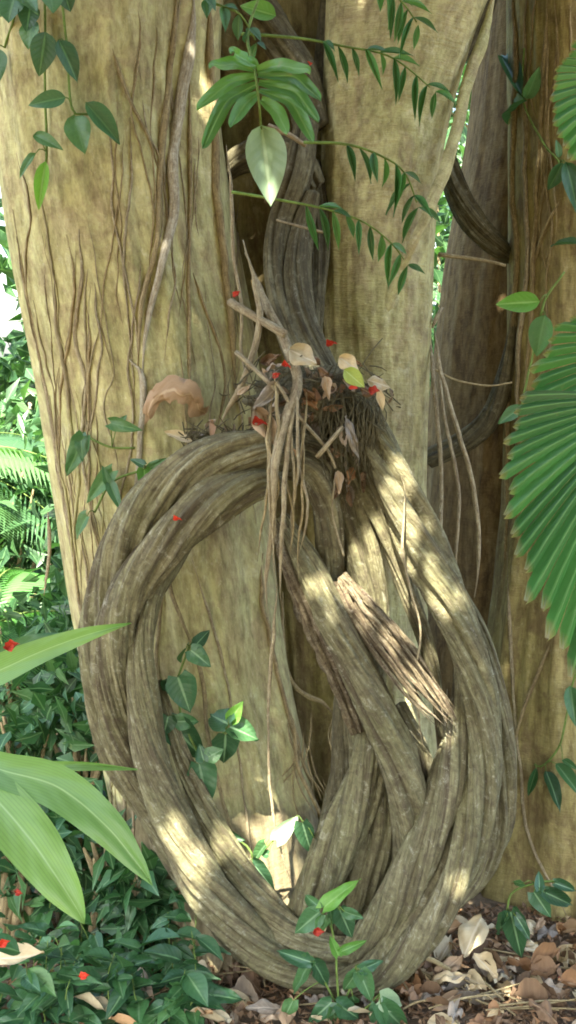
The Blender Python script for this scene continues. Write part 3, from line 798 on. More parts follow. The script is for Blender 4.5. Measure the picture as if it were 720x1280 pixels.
plant('arrowhead_plant', 'dark green arrowhead plant climbing inside the left of the ring', 'plant', 3.52,
      [(245, 804, 263, 787, 12), (240, 808, 266, 829, 18), (234, 808, 221, 829, 16), (224, 842, 240, 888, 28), (214, 850, 206, 868, 16), (214, 902, 258, 952, 28), (222, 898, 250, 902, 16), (212, 890, 206, 916, 18),
       (290, 896, 303, 872, 14, 'leaf_bright'), (288, 904, 326, 921, 24), (286, 900, 260, 893, 26), (283, 912, 280, 956, 25), (250, 950, 262, 1010, 28), (240, 955, 224, 992, 18), (262, 940, 280, 930, 16), (256, 945, 250, 925, 14)],
      [[(236, 808), (222, 850), (228, 900), (250, 945)], [(288, 900), (270, 930), (252, 950)]], kind='arrow', wscale=1.45)
plant('arrowhead_plant', 'arrowhead plant with one sunlit pale leaf low inside the ring', 'plant', 3.52,
      [(283, 1040, 306, 1043, 14), (346, 1045, 373, 1016, 20, 'leaf_pale'), (378, 1024, 390, 1070, 22), (332, 1050, 310, 1086, 16), (316, 1074, 346, 1112, 19), (312, 1074, 305, 1106, 15), (336, 1060, 326, 1062, 10), (392, 1040, 398, 1056, 12)],
      [[(284, 1040), (310, 1060), (316, 1076)], [(372, 1020), (345, 1046), (318, 1078)]], kind='arrow', wscale=1.2)
plant('arrowhead_plant', 'bright young arrowhead plant rooted under the bottom of the ring', 'plant', 3.28,
      [(404, 1126, 450, 1095, 18, 'leaf_bright'), (400, 1128, 378, 1122, 12), (398, 1134, 366, 1166, 23), (404, 1138, 396, 1166, 16), (412, 1130, 419, 1170, 18), (424, 1130, 441, 1170, 22), (430, 1130, 455, 1143, 13),
       (425, 1180, 461, 1174, 11, 'leaf_bright'), (422, 1184, 411, 1169, 10, 'leaf_bright'), (390, 1194, 360, 1247, 23), (392, 1195, 414, 1238, 18), (388, 1194, 342, 1192, 16), (450, 1205, 482, 1205, 14),
       (448, 1208, 466, 1248, 20), (445, 1208, 429, 1240, 19), (414, 1245, 383, 1277, 20), (420, 1245, 452, 1272, 22), (416, 1248, 420, 1288, 18), (474, 1240, 506, 1258, 24, 'leaf_pale'), (474, 1245, 512, 1292, 26), (472, 1248, 474, 1292, 21),
       (366, 1240, 352, 1272, 16), (440, 1240, 446, 1262, 12)],
      [[(408, 1128), (414, 1160), (420, 1200), (424, 1262)], [(390, 1196), (405, 1225), (424, 1262)], [(446, 1206), (438, 1235), (424, 1262)], [(474, 1242), (455, 1262), (430, 1275)]], kind='arrow', wscale=1.3)
plant('arrowhead_plant', 'dark arrowhead plant at the foot of the buttress above the litter', 'plant', 3.5,
      [(676, 1106, 722, 1136, 22), (664, 1108, 686, 1140, 25), (670, 1104, 674, 1086, 14), (636, 1134, 653, 1202, 33), (630, 1136, 617, 1168, 18), (642, 1138, 662, 1168, 18), (690, 1098, 722, 1112, 15), (652, 1100, 640, 1108, 10)],
      [[(700, 1100), (668, 1104), (640, 1116), (634, 1140)]], kind='arrow')
plant('climbing_plant', 'three glossy dark leaves with stalks on the lower right trunk', 'plant', None,
      [(710, 854, 712, 897, 22), (668, 956, 657, 992, 12), (679, 958, 696, 1002, 20), (692, 950, 720, 982, 20), (700, 945, 716, 952, 10)],
      [[(720, 840), (712, 870), (700, 930), (680, 956), (668, 956)]], hugd=True, mat='cover', kind='ovate')
plant('climbing_plant', 'dull green climber with broad leaves on the upper right trunk', 'plant', None,
      [(650, 122, 621, 57, 26), (656, 124, 672, 90, 22), (655, 128, 621, 152, 24), (700, 206, 680, 242, 20), (704, 206, 719, 272, 26), (694, 200, 690, 180, 12), (722, 306, 684, 304, 15)],
      [[(655, 60), (654, 125), (680, 180), (700, 205), (722, 260)]], hugd=True, mat='leaf_far', kind='ovate')
plant('climbing_plant', 'pale green broad leaves of a climber left of the fan palm', 'plant', 3.6,
      [(672, 378, 618, 380, 26, 'leaf_bright'), (678, 394, 668, 447, 30), (652, 508, 620, 528, 18), (668, 505, 700, 498, 14)],
      [[(705, 340), (684, 370), (676, 395)], [(676, 395), (664, 450), (652, 510)]], mat='leaf_far', kind='ovate')

# split leaf
sl = thing('split_leaf', P(318, 90, 3.35), 'deeply split green leaf arching over the dark cleft near the top', 'leaf')
Ys = 3.35
tube('midrib', [[*P(334, -30, 3.6), .004], [*P(310, 40, 3.5), .004], [*P(318, 86, Ys), .0035], [*P(323, 122, Ys - .02), .003], [*P(327, 165, Ys), .0025]], M['stem'], sl, seg=6)
SPLIT_LOBES = [[(319, 88), (292, 76), (262, 86)], [(319, 96), (286, 100), (246, 137)], [(320, 106), (284, 122), (253, 185)], [(322, 118), (305, 128), (288, 160)],
               [(321, 88), (352, 78), (388, 92)], [(322, 95), (368, 92), (401, 126)], [(323, 104), (368, 110), (398, 152)], [(324, 113), (364, 124), (392, 177)], [(326, 124), (346, 136), (359, 168)], [(320, 84), (310, 72), (288, 68)]]
hl = leaf('hanging_leaf', P(327, 158, Ys), P(340, 253, Ys - .04), 50 * mpp(Ys), 'leaf_pale', 'ovate', None, face=(.2, -1, .1), roll=.2, label='single pale grey green leaf hanging below the split leaf', cat='leaf')
leaf('small_leaf', P(345, 20, 3.6), P(300, 5, 3.6), .05, 'leaf_bright', 'ovate', None, label='small bright leaf in front of the bough at the top', cat='leaf')


def pinnate(name, label, pts, Y, llen, lw, n, mat='fern', t0=.3, ang=60):
    root = thing(name, P(pts[0][0], pts[0][1], Y), label, 'climbing plant')
    D, s = spline(np.array(pts, float), 60)
    C = [[*P(x, y, Y - .06 * math.sin(i / 59 * 2.5)), (2.2 - 1.4 * i / 59) * mpp(Y)] for i, (x, y) in enumerate(D)][::4]
    V, F, A = tube_data(C, seg=6, step=.015)
    mk('stem', V, F, M['stem'], root, {'bc': A})
    for k in range(n):
        q = t0 + (1 - t0) * k / (n - 1)
        i = min(58, int(q * 59))
        x, y = D[i]; dx, dy = D[i + 1] - D[i]
        a = math.atan2(dy, dx)
        for sd in (1, -1):
            if rng.random() < (.12 if sd > 0 else .5): continue
            L = llen * rng.uniform(.7, 1.25) * (1 - .35 * abs(q - .65) * 2) * rng.uniform(.8, 1.15)
            aa = a + sd * R(ang if sd > 0 else ang * .6) * rng.uniform(.8, 1.1)
            ex, ey = x + L * math.cos(aa) * (1 if sd > 0 else .8), y + L * math.sin(aa) * (1 if sd > 0 else .45) + (4 if sd < 0 else 0)
            yy = Y - .06 * math.sin(i / 59 * 2.5)
            leaf('leaflet', P(x, y, yy), P(ex, ey + rng.uniform(0, 10), yy + rng.uniform(-.07, .05)), lw * mpp(Y) * rng.uniform(.75, 1.05), mat, 'lance', root, face=(0, -1, .8), roll=.8)
    return root


pinnate('climbing_fern', 'uppermost slender spray of narrow leaflets crossing the centre column', [(300, 42), (375, 48), (430, 58), (490, 72), (548, 118)], 3.5, 46, 9, 10, t0=.4)
pinnate('climbing_fern', 'middle spray of narrow leaflets arching over the centre column', [(380, 178), (430, 180), (470, 192), (505, 215), (524, 262)], 3.5, 52, 10, 9)
pinnate('climbing_fern', 'lowest spray of narrow leaflets arching from the dark ridged vine', [(290, 240), (350, 250), (410, 262), (455, 278), (490, 305), (512, 335)], 3.45, 48, 10, 10, t0=.38)
pinnate('climbing_fern', 'short leaflet tuft hanging from the top edge over the column', [(440, -25), (470, -18), (500, 0), (524, 32)], 3.4, 50, 9, 7)
pinnate('climbing_fern', 'leaflets of a climber in front of the bough at the top', [(240, -10), (270, 5), (300, 18), (322, 55)], 3.5, 30, 14, 5, mat='leaf_far', t0=.2)


def ribbon(name, pts, mat, parent, fold=.18, seed=0):
    """pts: (x,y,width,Y)"""
    C = np.array([[*P(x, y, Y), w * mpp(Y) * .5] for x, y, w, Y in pts])
    D, s = spline(C, 50)
    X, W = D[:, :3], np.maximum(D[:, 3], .0004)
    T = np.gradient(X, axis=0); T /= np.linalg.norm(T, axis=1)[:, None]
    view = np.array([0, -1., .35]); view /= np.linalg.norm(view)
    S = np.cross(T, view); S /= np.linalg.norm(S, axis=1)[:, None]
    Nn = np.cross(S, T)
    u = np.linspace(-1, 1, 9)
    V = X[:, None] + S[:, None] * (u[None, :, None] * W[:, None, None]) + Nn[:, None] * ((np.abs(u)[None, :, None]) * fold * W[:, None, None] + .004 * vn(s[:, None] * 14, u[None] * 2, seed)[..., None])
    A = np.stack(np.broadcast_arrays(u[None], (s / s[-1])[:, None], np.full((1, 1), .3 + seed * .1)), -1)
    return mk(name, V.reshape(-1, 3), grid_faces(50, 9, False), M[mat], parent, {'lf': A.reshape(-1, 3)})


# ------------------------------------------------------------------ fan palm
def fan(parent, hub, tips, nseg, mat='palm', seed=0):
    """pleated fan frond: hub (x,y,Y); tips: photo positions of the toothed rim"""
    H = P(*hub)
    T, _ = spline(np.array([[*P(x, y, Y)] for x, y, Y in tips]), nseg * 2 + 1)
    Vs, Fs, As, o = [], [], [], 0
    nr_ = 22
    side = np.cross(T[-1] - H, T[0] - H); side /= np.linalg.norm(side)
    if side[1] > 0: side = -side
    for k in range(nseg):
        a, mI, b_ = T[2 * k], T[2 * k + 1], T[2 * k + 2]
        jl = nr.uniform(.96, 1.03)
        notch = nr.uniform(.945, .975)
        rows = []
        for i in range(nr_):
            q = .06 + (1 - .06) * i / (nr_ - 1)
            qe = q * (jl if q > .9 else 1 + (jl - 1) * q ** 6)
            sag = -.10 * q * q * np.linalg.norm(mI - H)
            def pt(e, w, lift):
                p = H + (e - H) * qe
                return p + side * lift + np.array([0, 0, sag])
            wid = np.linalg.norm(a - b_) * q
            lift = wid * .36
            if q > notch:
                f = 1 - ((q - notch) / (1.001 - notch)) * .8
            else: f = 1
            L_ = H + (mI - H) + (a - mI) * f
            R_ = H + (mI - H) + (b_ - mI) * f
            rows.append([pt(L_, 0, 0), pt((L_ + mI) / 2, 0, lift * .5), pt(mI, 0, lift), pt((R_ + mI) / 2, 0, lift * .5), pt(R_, 0, 0)])
        V = np.array(rows).reshape(-1, 3)
        A = np.array([[[u, .06 + .9 * i / nr_, k * .137 % 1 * .5] for u in (-1, -.5, 0, .5, 1)] for i in range(nr_)]).reshape(-1, 3)
        Vs.append(V); Fs.append(grid_faces(nr_, 5, False) + o); As.append(A); o += len(V)
    fr = mk('frond', np.vstack(Vs), np.vstack(Fs), M[mat], parent, {'lf': np.vstack(As)}, smooth=False)
    return fr


for q, lb in enumerate(SPLIT_LOBES):
    (x0, y0), (x1, y1), (x2, y2) = lb
    ribbon('leaf_lobe', [(x0, y0, 8, Ys), ((x0 + x1) / 2, (y0 + y1) / 2 + 1, 15, Ys - .01), (x1, y1 + 4, 19, Ys - .03), ((x1 + x2) / 2, (y1 + y2) / 2 + 1, 17, Ys - .05), (x2 - (x2 - x1) * .12, y2 - 5, 10, Ys - .07), (x2, y2, 1, Ys - .08)], 'split', sl, seed=q % 4)

palm = thing('fan_palm', (1.35, 2.9, .0), 'pleated fan palm with toothed glossy fronds reaching in from the right', 'palm')
f1 = fan(palm, (812, 500, 2.75), [(648, 470, 2.7), (634, 520, 2.62), (627, 572, 2.55), (638, 640, 2.5), (656, 700, 2.45), (684, 755, 2.45), (718, 806, 2.45), (780, 850, 2.5), (860, 850, 2.6)], 24)
f2 = fan(palm, (850, 430, 3.0), [(760, 330, 3.0), (715, 375, 2.95), (684, 405, 2.9), (662, 448, 2.85), (650, 492, 2.82), (656, 545, 2.8), (690, 600, 2.8)], 15)
f3 = fan(palm, (800, 95, 2.9), [(740, 20, 2.9), (700, 65, 2.85), (689, 100, 2.8), (690, 140, 2.78), (704, 172, 2.78), (740, 210, 2.8)], 16)
for hubp in ((812, 500, 2.75), (850, 430, 3.0), (800, 95, 2.9)):
    h = P(*hubp)
    tube('leaf_stalk', [[*h, .006], [h[0] + .25, h[1] + .05, h[2] - .35, .008], [1.35, 2.9, 0.02, .012]] if hubp[1] > 200 else [[*h, .006], [h[0] + .2, h[1] + .05, h[2] - .5, .008], [1.35, 2.95, 0.02, .012]], M['stem'], palm, seg=8)


# ------------------------------------------------------------------ foreground broad blades
bl = thing('broad_leaf_plant', (-.95, 2.05, 0), 'light green plant with long broad blades reaching in from the left', 'plant')
ribbon('leaf', [(-70, 935, 26, 2.1), (0, 962, 44, 2.0), (70, 983, 56, 1.95), (130, 1030, 48, 1.9), (170, 1078, 24, 1.88), (191, 1107, 1, 1.87)], 'blade', bl, seed=1)
ribbon('leaf', [(-80, 940, 40, 2.1), (-20, 985, 62, 2.0), (34, 1045, 72, 1.92), (76, 1105, 52, 1.87), (98, 1140, 22, 1.85), (105, 1155, 1, 1.84)], 'blade', bl, seed=2)
ribbon('leaf', [(-70, 865, 30, 2.1), (-10, 842, 40, 2.05), (50, 815, 32, 2.0), (110, 793, 18, 1.97), (164, 779, 1, 1.95)], 'blade', bl, seed=3)
ribbon('leaf', [(-70, 850, 20, 2.25), (-10, 826, 26, 2.22), (40, 805, 24, 2.2), (92, 792, 4, 2.2)], 'leaf_far', bl, seed=4)
ribbon('leaf', [(-60, 968, 10, 2.3), (20, 960, 13, 2.25), (100, 958, 12, 2.2), (172, 962, 2, 2.2)], 'blade', bl, seed=5)
tube('stem', [[-.95, 2.1, 0, .012], [*P(-70, 1050, 2.1), .01], [*P(-72, 940, 2.1), .006], [*P(-70, 862, 2.12), .004]], M['stem'], bl, seg=8)

# ------------------------------------------------------------------ ground cover on the left (individual small plants)
cov_labels = 'leafy ground cover plant in the dark green bed left of the ring'
for k in range(44):
    px = rng.uniform(-20, 250); py = rng.uniform(1085, 1290) if k < 26 else rng.uniform(1200, 1300)
    if px > 190 and py < 1110: continue
    if k < 6: px, py = rng.uniform(100, 250), rng.uniform(1120, 1200)
    g = G(px, min(1290, py + 50))
    if g[1] > 3.46 and px > 150: g[1] = 3.40 + rng.uniform(-.08, .04)
    root = thing('ground_plant', (g[0], g[1], 0), cov_labels, 'plant', 'ground cover plants left of the ring')
    hgt = rng.uniform(.08, .26)
    top = np.array([g[0] + rng.uniform(-.06, .06), g[1] + rng.uniform(-.05, .05), hgt])
    V, F, A = tube_data([[g[0], g[1], 0, .0022], [*((np.array([g[0], g[1], 0]) + top) / 2 + nr.uniform(-.02, .02, 3)), .0018], [*(top - [0, 0, .02]), .001]], seg=6)
    mk('stem', V, F, M['stem'], root, {'bc': A})
    n = rng.randint(6, 10)
    for j in range(n):
        a = rng.uniform(0, 6.28)
        L = rng.uniform(.06, .15)
        bpt = np.array([g[0], g[1], 0]) * .0 + (np.array([g[0], g[1], .0]) * (1 - (j + 1) / n) + top * ((j + 1) / n))
        if j == n - 1: a = rng.uniform(3.6, 5.8)
        tip = bpt + np.array([math.cos(a) * L * .85, math.sin(a) * L * .6 - .02, rng.uniform(-.5, .25) * L if j < n - 1 else .5 * L])
        leaf('leaf', bpt + (tip - bpt) * .12, tip, L * rng.uniform(.28, .46), 'cover' if rng.random() < .85 else 'fern', rng.choice(['ovate', 'lance', 'arrow']), root, face=(0, -.6, 1), roll=1)


def px_x(px, Y): return (px - 360) * mpp(Y)


# ------------------------------------------------------------------ shrub / background makers
def leaf_cloud(n, centre, size, L, W, seed=0, face=None, shell=.0, lights=None):
    """n small leaf faces (two tris folded) spread through an uneven volume: V,F,A"""
    r = np.random.RandomState(seed)
    p = r.normal(0, .5, (n * 3, 3))
    p = p[np.linalg.norm(p, axis=1) < 1.15]
    keep = vn(p[:, 0] * 2.2 + seed, p[:, 1] * 2.2, p[:, 2] * 2.2) > -.18
    p = p[keep][:n]; n = len(p)
    c = p * np.array(size) + np.array(centre)
    return leaf_faces(c, L, W, r)


def leaf_faces(c, L, W, r, down=.35):
    n = len(c)
    d = r.normal(0, 1, (n, 3)); d[:, 2] -= down; d /= np.linalg.norm(d, axis=1)[:, None]
    u = r.normal(0, 1, (n, 3)); u[:, 2] += 1.0
    z = u - d * np.sum(u * d, 1)[:, None]; z /= np.linalg.norm(z, axis=1)[:, None]
    x = np.cross(d, z)
    Ls = L * r.uniform(.6, 1.3, n)[:, None]; Ws = W * r.uniform(.6, 1.3, n)[:, None] * .5
    b = c; t = c + d * Ls - z * Ls * .15
    m1 = c + d * Ls * .45
    v = np.stack([b, m1 + x * Ws + z * Ws * .35, t, m1 - x * Ws + z * Ws * .35, m1], 1).reshape(-1, 3)
    i = np.arange(n)[:, None] * 5
    F = np.concatenate([np.hstack([i, i + 4, i + 1]), np.hstack([i + 4, i + 2, i + 1]), np.hstack([i, i + 3, i + 4]), np.hstack([i + 4, i + 3, i + 2])])
    rn = r.uniform(0, 1, n)
    A = np.zeros((n, 5, 3)); A[:, 1, 0] = 1; A[:, 3, 0] = -1; A[:, 2, 1] = 1; A[:, (1, 3, 4), 1] = .45; A[:, :, 2] = rn[:, None]
    return v, F, A.reshape(-1, 3)


def shrub(name, x, y, h, w, n, L, W, label, mat='shrub', seed=0, group=None, base=0.0):
    root = thing(name, (x, y, 0), label, 'shrub', group)
    V, F, A = leaf_cloud(n, (x, y, base + h * .55), (w, w * .7, h * .5), L, W, seed)
    V[:, 2] = np.maximum(V[:, 2], .01)
    mk('foliage', V, F, M[mat], root, {'lf': A}, smooth=True)
    r = np.random.RandomState(seed)
    parts = []
    for k in range(7):
        e = (x + r.uniform(-.6, .6) * w, y + r.uniform(-.4, .4) * w, h * r.uniform(.6, .95))
        parts.append(tube_data([[x + r.uniform(-.05, .05), y, 0, .018], [(x + e[0]) / 2, (y + e[1]) / 2, e[2] * .5 + .1, .012], [*e, .004]], seg=6, step=.1))
    V, F, A = join(parts)
    mk('branches', V, F, M['vine_brown'], root, {'bc': A})
    return root


def feather_palm(x, y, h, nf, fl, label, seed=0, mat='shrub', group=None, az=None):
    r = np.random.RandomState(seed)
    root = thing('feather_palm', (x, y, 0), label, 'palm', group)
    V, F, A = tube_data([[x, y, 0, .06], [x, y, h * .5, .05], [x, y, h, .04]], seg=10, step=.05, lump=.1)
    mk('trunk', V, F, M['vine_brown'], root, {'bc': A})
    for k in range(nf):
        a = 2 * math.pi * k / nf + r.uniform(-.3, .3)
        el = r.uniform(.3, 1.2)
        Vs, Fs, As, o = [], [], [], 0
        pts = []
        for q in np.linspace(0, 1, 8):
            rad = fl * q * math.cos(el * (1 - q * .6))
            pts.append([x + math.cos(a) * rad, y + math.sin(a) * rad, h + fl * (math.sin(el) * q - .75 * q * q), .006 * (1 - .8 * q)])
        fr = tube_data(pts, seg=5, step=.05)
        st = mk('frond', fr[0], fr[1], M['stem'], root, {'bc': fr[2]})
        D, s = spline(np.array(pts), 40)
        side = np.array([-math.sin(a), math.cos(a), 0])
        cs = []
        for i in range(4, 40):
            T = D[min(39, i + 1), :3] - D[i - 1, :3]; T /= np.linalg.norm(T)
            ll = fl * .33 * math.sin(math.pi * (i / 40) ** .8) + .03
            for sd in (1, -1):
                b0 = D[i, :3]; tip = b0 + (side * sd * .8 + T * .6) * ll + np.array([0, 0, -.35 * ll])
                wv = T * ll * .045
                mm = (b0 + tip) / 2 + np.array([0, 0, .06 * ll])
                Vs.append(np.array([b0 - wv * .4, mm - wv, tip, mm + wv])); As.append([[-1, 0, k * .1], [-1, .5, k * .1], [0, 1, k * .1], [1, .5, k * .1]])
                Fs.append([o, o + 1, o + 2, o + 3]); o += 4
        mk('leaflets', np.vstack(Vs), np.array(Fs), M[mat], st, {'lf': np.vstack(As)}, smooth=False)
        st.children[0].matrix_parent_inverse = Matrix.Translation((0, 0, 0))
    return root




for k, (px, Y, h, w) in enumerate([(10, 3.75, .40, .17), (70, 3.9, .45, .17), (125, 3.7, .38, .15), (20, 4.3, .62, .22), (95, 4.35, .66, .18), (165, 3.62, .30, .10)]):
    shrub('leafy_undershrub', px_x(px, Y), Y, h, w, 130 + 40 * (k > 2), .10, .042, 'knee high leafy clump filling the bed between ring and left edge', mat='cover', seed=80 + k, group='leafy clumps in the left bed')
# near-left understory seen beside the wide trunk
shrub('understory_shrub', px_x(20, 4.9), 4.9, .75, .40, 900, .09, .04, 'dense dark green shrub low at the left edge behind the ground plants', seed=31)
shrub('understory_shrub', px_x(90, 5.3), 5.3, .95, .35, 800, .10, .04, 'leafy shrub tucked against the foot of the wide trunk on its left', seed=32)
feather_palm(px_x(-30, 5.4), 5.4, .55, 11, .75, 'young feather palm with arching fronds left of the wide trunk', seed=33, mat='palm')
feather_palm(px_x(-120, 6.4), 6.4, 1.0, 12, 1.0, 'taller feather palm in bright light at the far left', seed=34)
shrub('understory_shrub', px_x(-10, 6.2), 6.2, 1.3, .55, 1600, .12, .05, 'bushy green shrub behind the young palm', seed=35)
shrub('understory_shrub', px_x(70, 7.2), 7.2, 1.1, .6, 1500, .13, .05, 'sunlit shrub glimpsed past the left trunk edge', seed=36)
shrub('understory_shrub', px_x(560, 7.5), 7.5, 3.2, .8, 1300, .13, .055, 'bright sunlit shrub seen through the slit beside the centre column', seed=37)
for k, (x, y, h, w) in enumerate([(-3.2, 8.5, 2.2, 1.0), (-2.0, 9.5, 1.5, 1.0), (-4.6, 7.4, 2.6, 1.1), (2.6, 8.6, 2.6, 1.1), (4.0, 7.2, 2.4, 1.1), (-1.0, 8.6, 1.6, .9), (3.2, 5.8, 1.6, .7), (-3.4, 5.2, 1.4, .6)]):
    shrub('background_shrub', x, y, h, w, 1500, .15, .065, 'loose green shrub far back among the background foliage', seed=50 + k, group='shrubs far back')


def bgtree(x, y, h, seed, label, group=None, n=5000):
    r = np.random.RandomState(seed)
    root = thing('forest_tree', (x, y, 0), label, 'tree', group)
    ps = [tube_data([[x, y, -.05, .16], [x + .1, y, h * .35, .12], [x - .1, y, h * .7, .08], [x, y, h, .03]], seg=12, step=.1, lump=.1)]
    cs = []
    for k in range(9):
        a = r.uniform(0, 6.28); hh = h * r.uniform(.35, .85); l = r.uniform(.8, 1.8)
        e = np.array([x + math.cos(a) * l, y + math.sin(a) * l, hh + l * .5])
        ps.append(tube_data([[x, y, hh, .05], [(x + e[0]) / 2, (y + e[1]) / 2, (hh + e[2]) / 2 + .1, .035], [*e, .01]], seg=6, step=.15))
        cs.append(e)
    V, F, A = join(ps)
    mk('trunk', V, F, M['vine_brown'], root, {'bc': A})
    c = np.vstack([e + r.normal(0, .45, (n // 9, 3)) * [1.2, 1.2, .8] for e in cs])
    V, F, A = leaf_faces(c, .17, .075, r)
    mk('crown', V, F, M['shrub'], root, {'lf': A}, smooth=False)


bgtree(-4.2, 11, 5.5, 71, 'slim sunlit tree far behind on the left', n=4500)
bgtree(-.2, 12.5, 6, 72, 'distant tree hidden mostly by the wide trunk', n=4500)
bgtree(1.9, 11, 6, 73, 'distant tree behind the slit beside the centre column', n=6000)
bgtree(4.8, 10.5, 5.5, 74, 'distant tree behind the right trunks', n=4500)
# far wood, one mass
r = np.random.RandomState(5)
n = 26000
c = np.stack([r.uniform(-14, 14, n), r.uniform(14, 19, n), r.gamma(2, 1.3, n)], 1)
c = c[vn(c[:, 0] * .7, c[:, 1] * .3, c[:, 2] * .8) > -.25]
qx = 360 + c[:, 0] / c[:, 1] * FOC
qw = vn(c[:, 0] * 1.5, c[:, 1] * .4, c[:, 2] * 1.5)
c = c[~((qx > -90) & (qx < 34) & (c[:, 2] > 1.9 + .6 * qw) & (c[:, 2] < 2.9 + .9 * qw))]
V, F, A = leaf_faces(c, .34, .16, r)
tag(mk('distant_foliage', V, F, M['shrub'], None, {'lf': A}, smooth=False), 'hazy bright green wall of far off foliage', kind='stuff')

# ------------------------------------------------------------------ litter
dmat = ['dead_cream', 'dead_brown', 'dead_cream', 'dead_tan', 'dead_grey', 'dead_brown']
DARGS = {
    'dead_cream': dict(nt=12, nu=8, fold=.25, droop=-.08, wave=.2, curl=.08, ragged=.3),
    'dead_brown': dict(nt=12, nu=8, fold=.35, droop=-.1, wave=.4, curl=.14, ragged=.5),
    'dead_tan': dict(nt=10, nu=6, fold=.5, droop=-.2, wave=.22, curl=.08, ragged=.2),
    'dead_grey': dict(nt=10, nu=6, fold=.4, droop=-.15, wave=.28, curl=.10, ragged=.35),
    'petal': dict(nt=8, nu=6, fold=.6, droop=-.35, wave=.5, ragged=.6),
    'lime': dict(nt=8, nu=6, fold=.2, droop=.05, wave=.08),
}
dword = {'dead_cream': 'cream', 'dead_brown': 'brown', 'dead_tan': 'orange tan', 'dead_grey': 'grey'}


def dead(b, t, w, mat, label, group=None, face=(0, -.5, 1), name='dead_leaf', roll=1):
    return leaf(name, b, t, w, mat, 'ovate', None, face=face, roll=roll, label=label, cat='leaf' if name != 'fallen_petal' else 'petal', group=group, args=DARGS[mat])


for k in range(188):
    px = rng.uniform(460, 735) if rng.random() < .72 else rng.uniform(130, 470)
    py = rng.uniform(1160, 1300) if px > 460 else rng.uniform(1232, 1305)
    g = G(px, py)
    ymax = 3.80 if px > 540 else 3.50
    g[1] = min(g[1], ymax)
    L = rng.uniform(.04, .115); a = rng.uniform(0, 6.28)
    z0 = .012 + rng.random() ** 2 * .05
    mt = rng.choice(dmat)
    b0 = np.array([g[0], g[1], z0]); t0 = b0 + np.array([math.cos(a) * L, math.sin(a) * L, rng.uniform(-.008, .03)])
    dead(b0, t0, L * rng.uniform(.26, .5), mt, f"{dword[mt]} dry leaf among the fallen leaves on the ground around the ring", f'{dword[mt]} dry leaves on the ground', roll=1.2)
for k in range(34):
    px = rng.uniform(440, 720) if k % 4 else rng.uniform(160, 420)
    g = G(px, rng.uniform(1205, 1290))
    g[1] = min(g[1], 3.7 if px > 540 else 3.46)
    a, l = rng.uniform(0, 3.14), rng.uniform(.05, .13)
    d = np.array([math.cos(a) * l, math.sin(a) * l * .7, rng.uniform(-.006, .012)])
    c0 = np.array([g[0], g[1], rng.uniform(.03, .06)])
    V, F, A = tube_data([[*(c0 - d), .0022], [*(c0 + nr.uniform(-.008, .008, 3)), .0028], [*(c0 + d), .0014]], seg=7, step=.01, lump=.2, rib=.1, seed=k)
    tag(mk('twig', V, F, M['vine_brown'], None, {'bc': A}), 'one of the short thin twigs strewn over the fallen leaves', 'twig', 'thin twigs on the leaf litter')
# extra fine litter mass
c = np.stack([nr.uniform(-1.0, 1.3, 16000), nr.uniform(2.9, 4.0, 16000), np.abs(nr.normal(.008, .012, 16000))], 1)
V, F, A = leaf_faces(c, .03, .014, nr, down=0)
V[:, 2] = np.abs(V[:, 2]) * .6 + .003
tag(mk('leaf_litter', V, F, M['dead_brown'], None, {'lf': A}, smooth=False), 'crumbled brown leaf litter covering the ground', kind='stuff')

# notable leaves: (bx,by,tx,ty,w,Y,mat,label)
for bx, by, tx, ty, w, Yb, Yt, mt, lab in [
    (602, 1145, 580, 1198, 34, 3.56, 3.50, 'dead_cream', 'large pale cream leaf propped upright beside the foot of the ring'),
    (592, 1194, 622, 1222, 24, 3.48, 3.42, 'dead_cream', 'pale cream leaf lying just below the large upright one'),
    (622, 1232, 652, 1252, 18, 3.45, 3.38, 'dead_cream', 'small yellowish cream leaf in the right litter'),
    (650, 1222, 684, 1240, 20, 3.5, 3.42, 'dead_cream', 'whitish leaf near the red petals on the right litter'),
    (476, 1228, 540, 1204, 24, 3.40, 3.44, 'dead_tan', 'long curled tan leaf under the bottom right of the ring'),
    (548, 1166, 580, 1158, 20, 3.56, 3.56, 'dead_tan', 'orange brown leaf caught behind the ring bottom'),
    (232, 1262, 330, 1258, 28, 3.36, 3.36, 'dead_cream', 'long cream leaf along the bottom edge under the wide trunk'),
    (180, 1275, 236, 1256, 28, 3.34, 3.36, 'dead_cream', 'pale folded leaf at the bottom left of the litter'),
    (-6, 1200, 56, 1192, 24, 3.2, 3.2, 'dead_cream', 'pale leaf lying at the lower left edge'),
    (600, 1272, 640, 1264, 16, 3.36, 3.4, 'dead_cream', 'slim cream leaf at the bottom edge on the right'),
    (665, 1270, 712, 1244, 24, 3.36, 3.42, 'dead_tan', 'orange tan leaf in the bottom right corner')]:
    dead(P(bx, by, Yb), P(tx, ty, Yt), w * mpp(3.4), mt, lab, roll=.3)

# ------------------------------------------------------------------ nest of litter on the ring's crown
nc = P(388, 500, 3.62)
parts = []
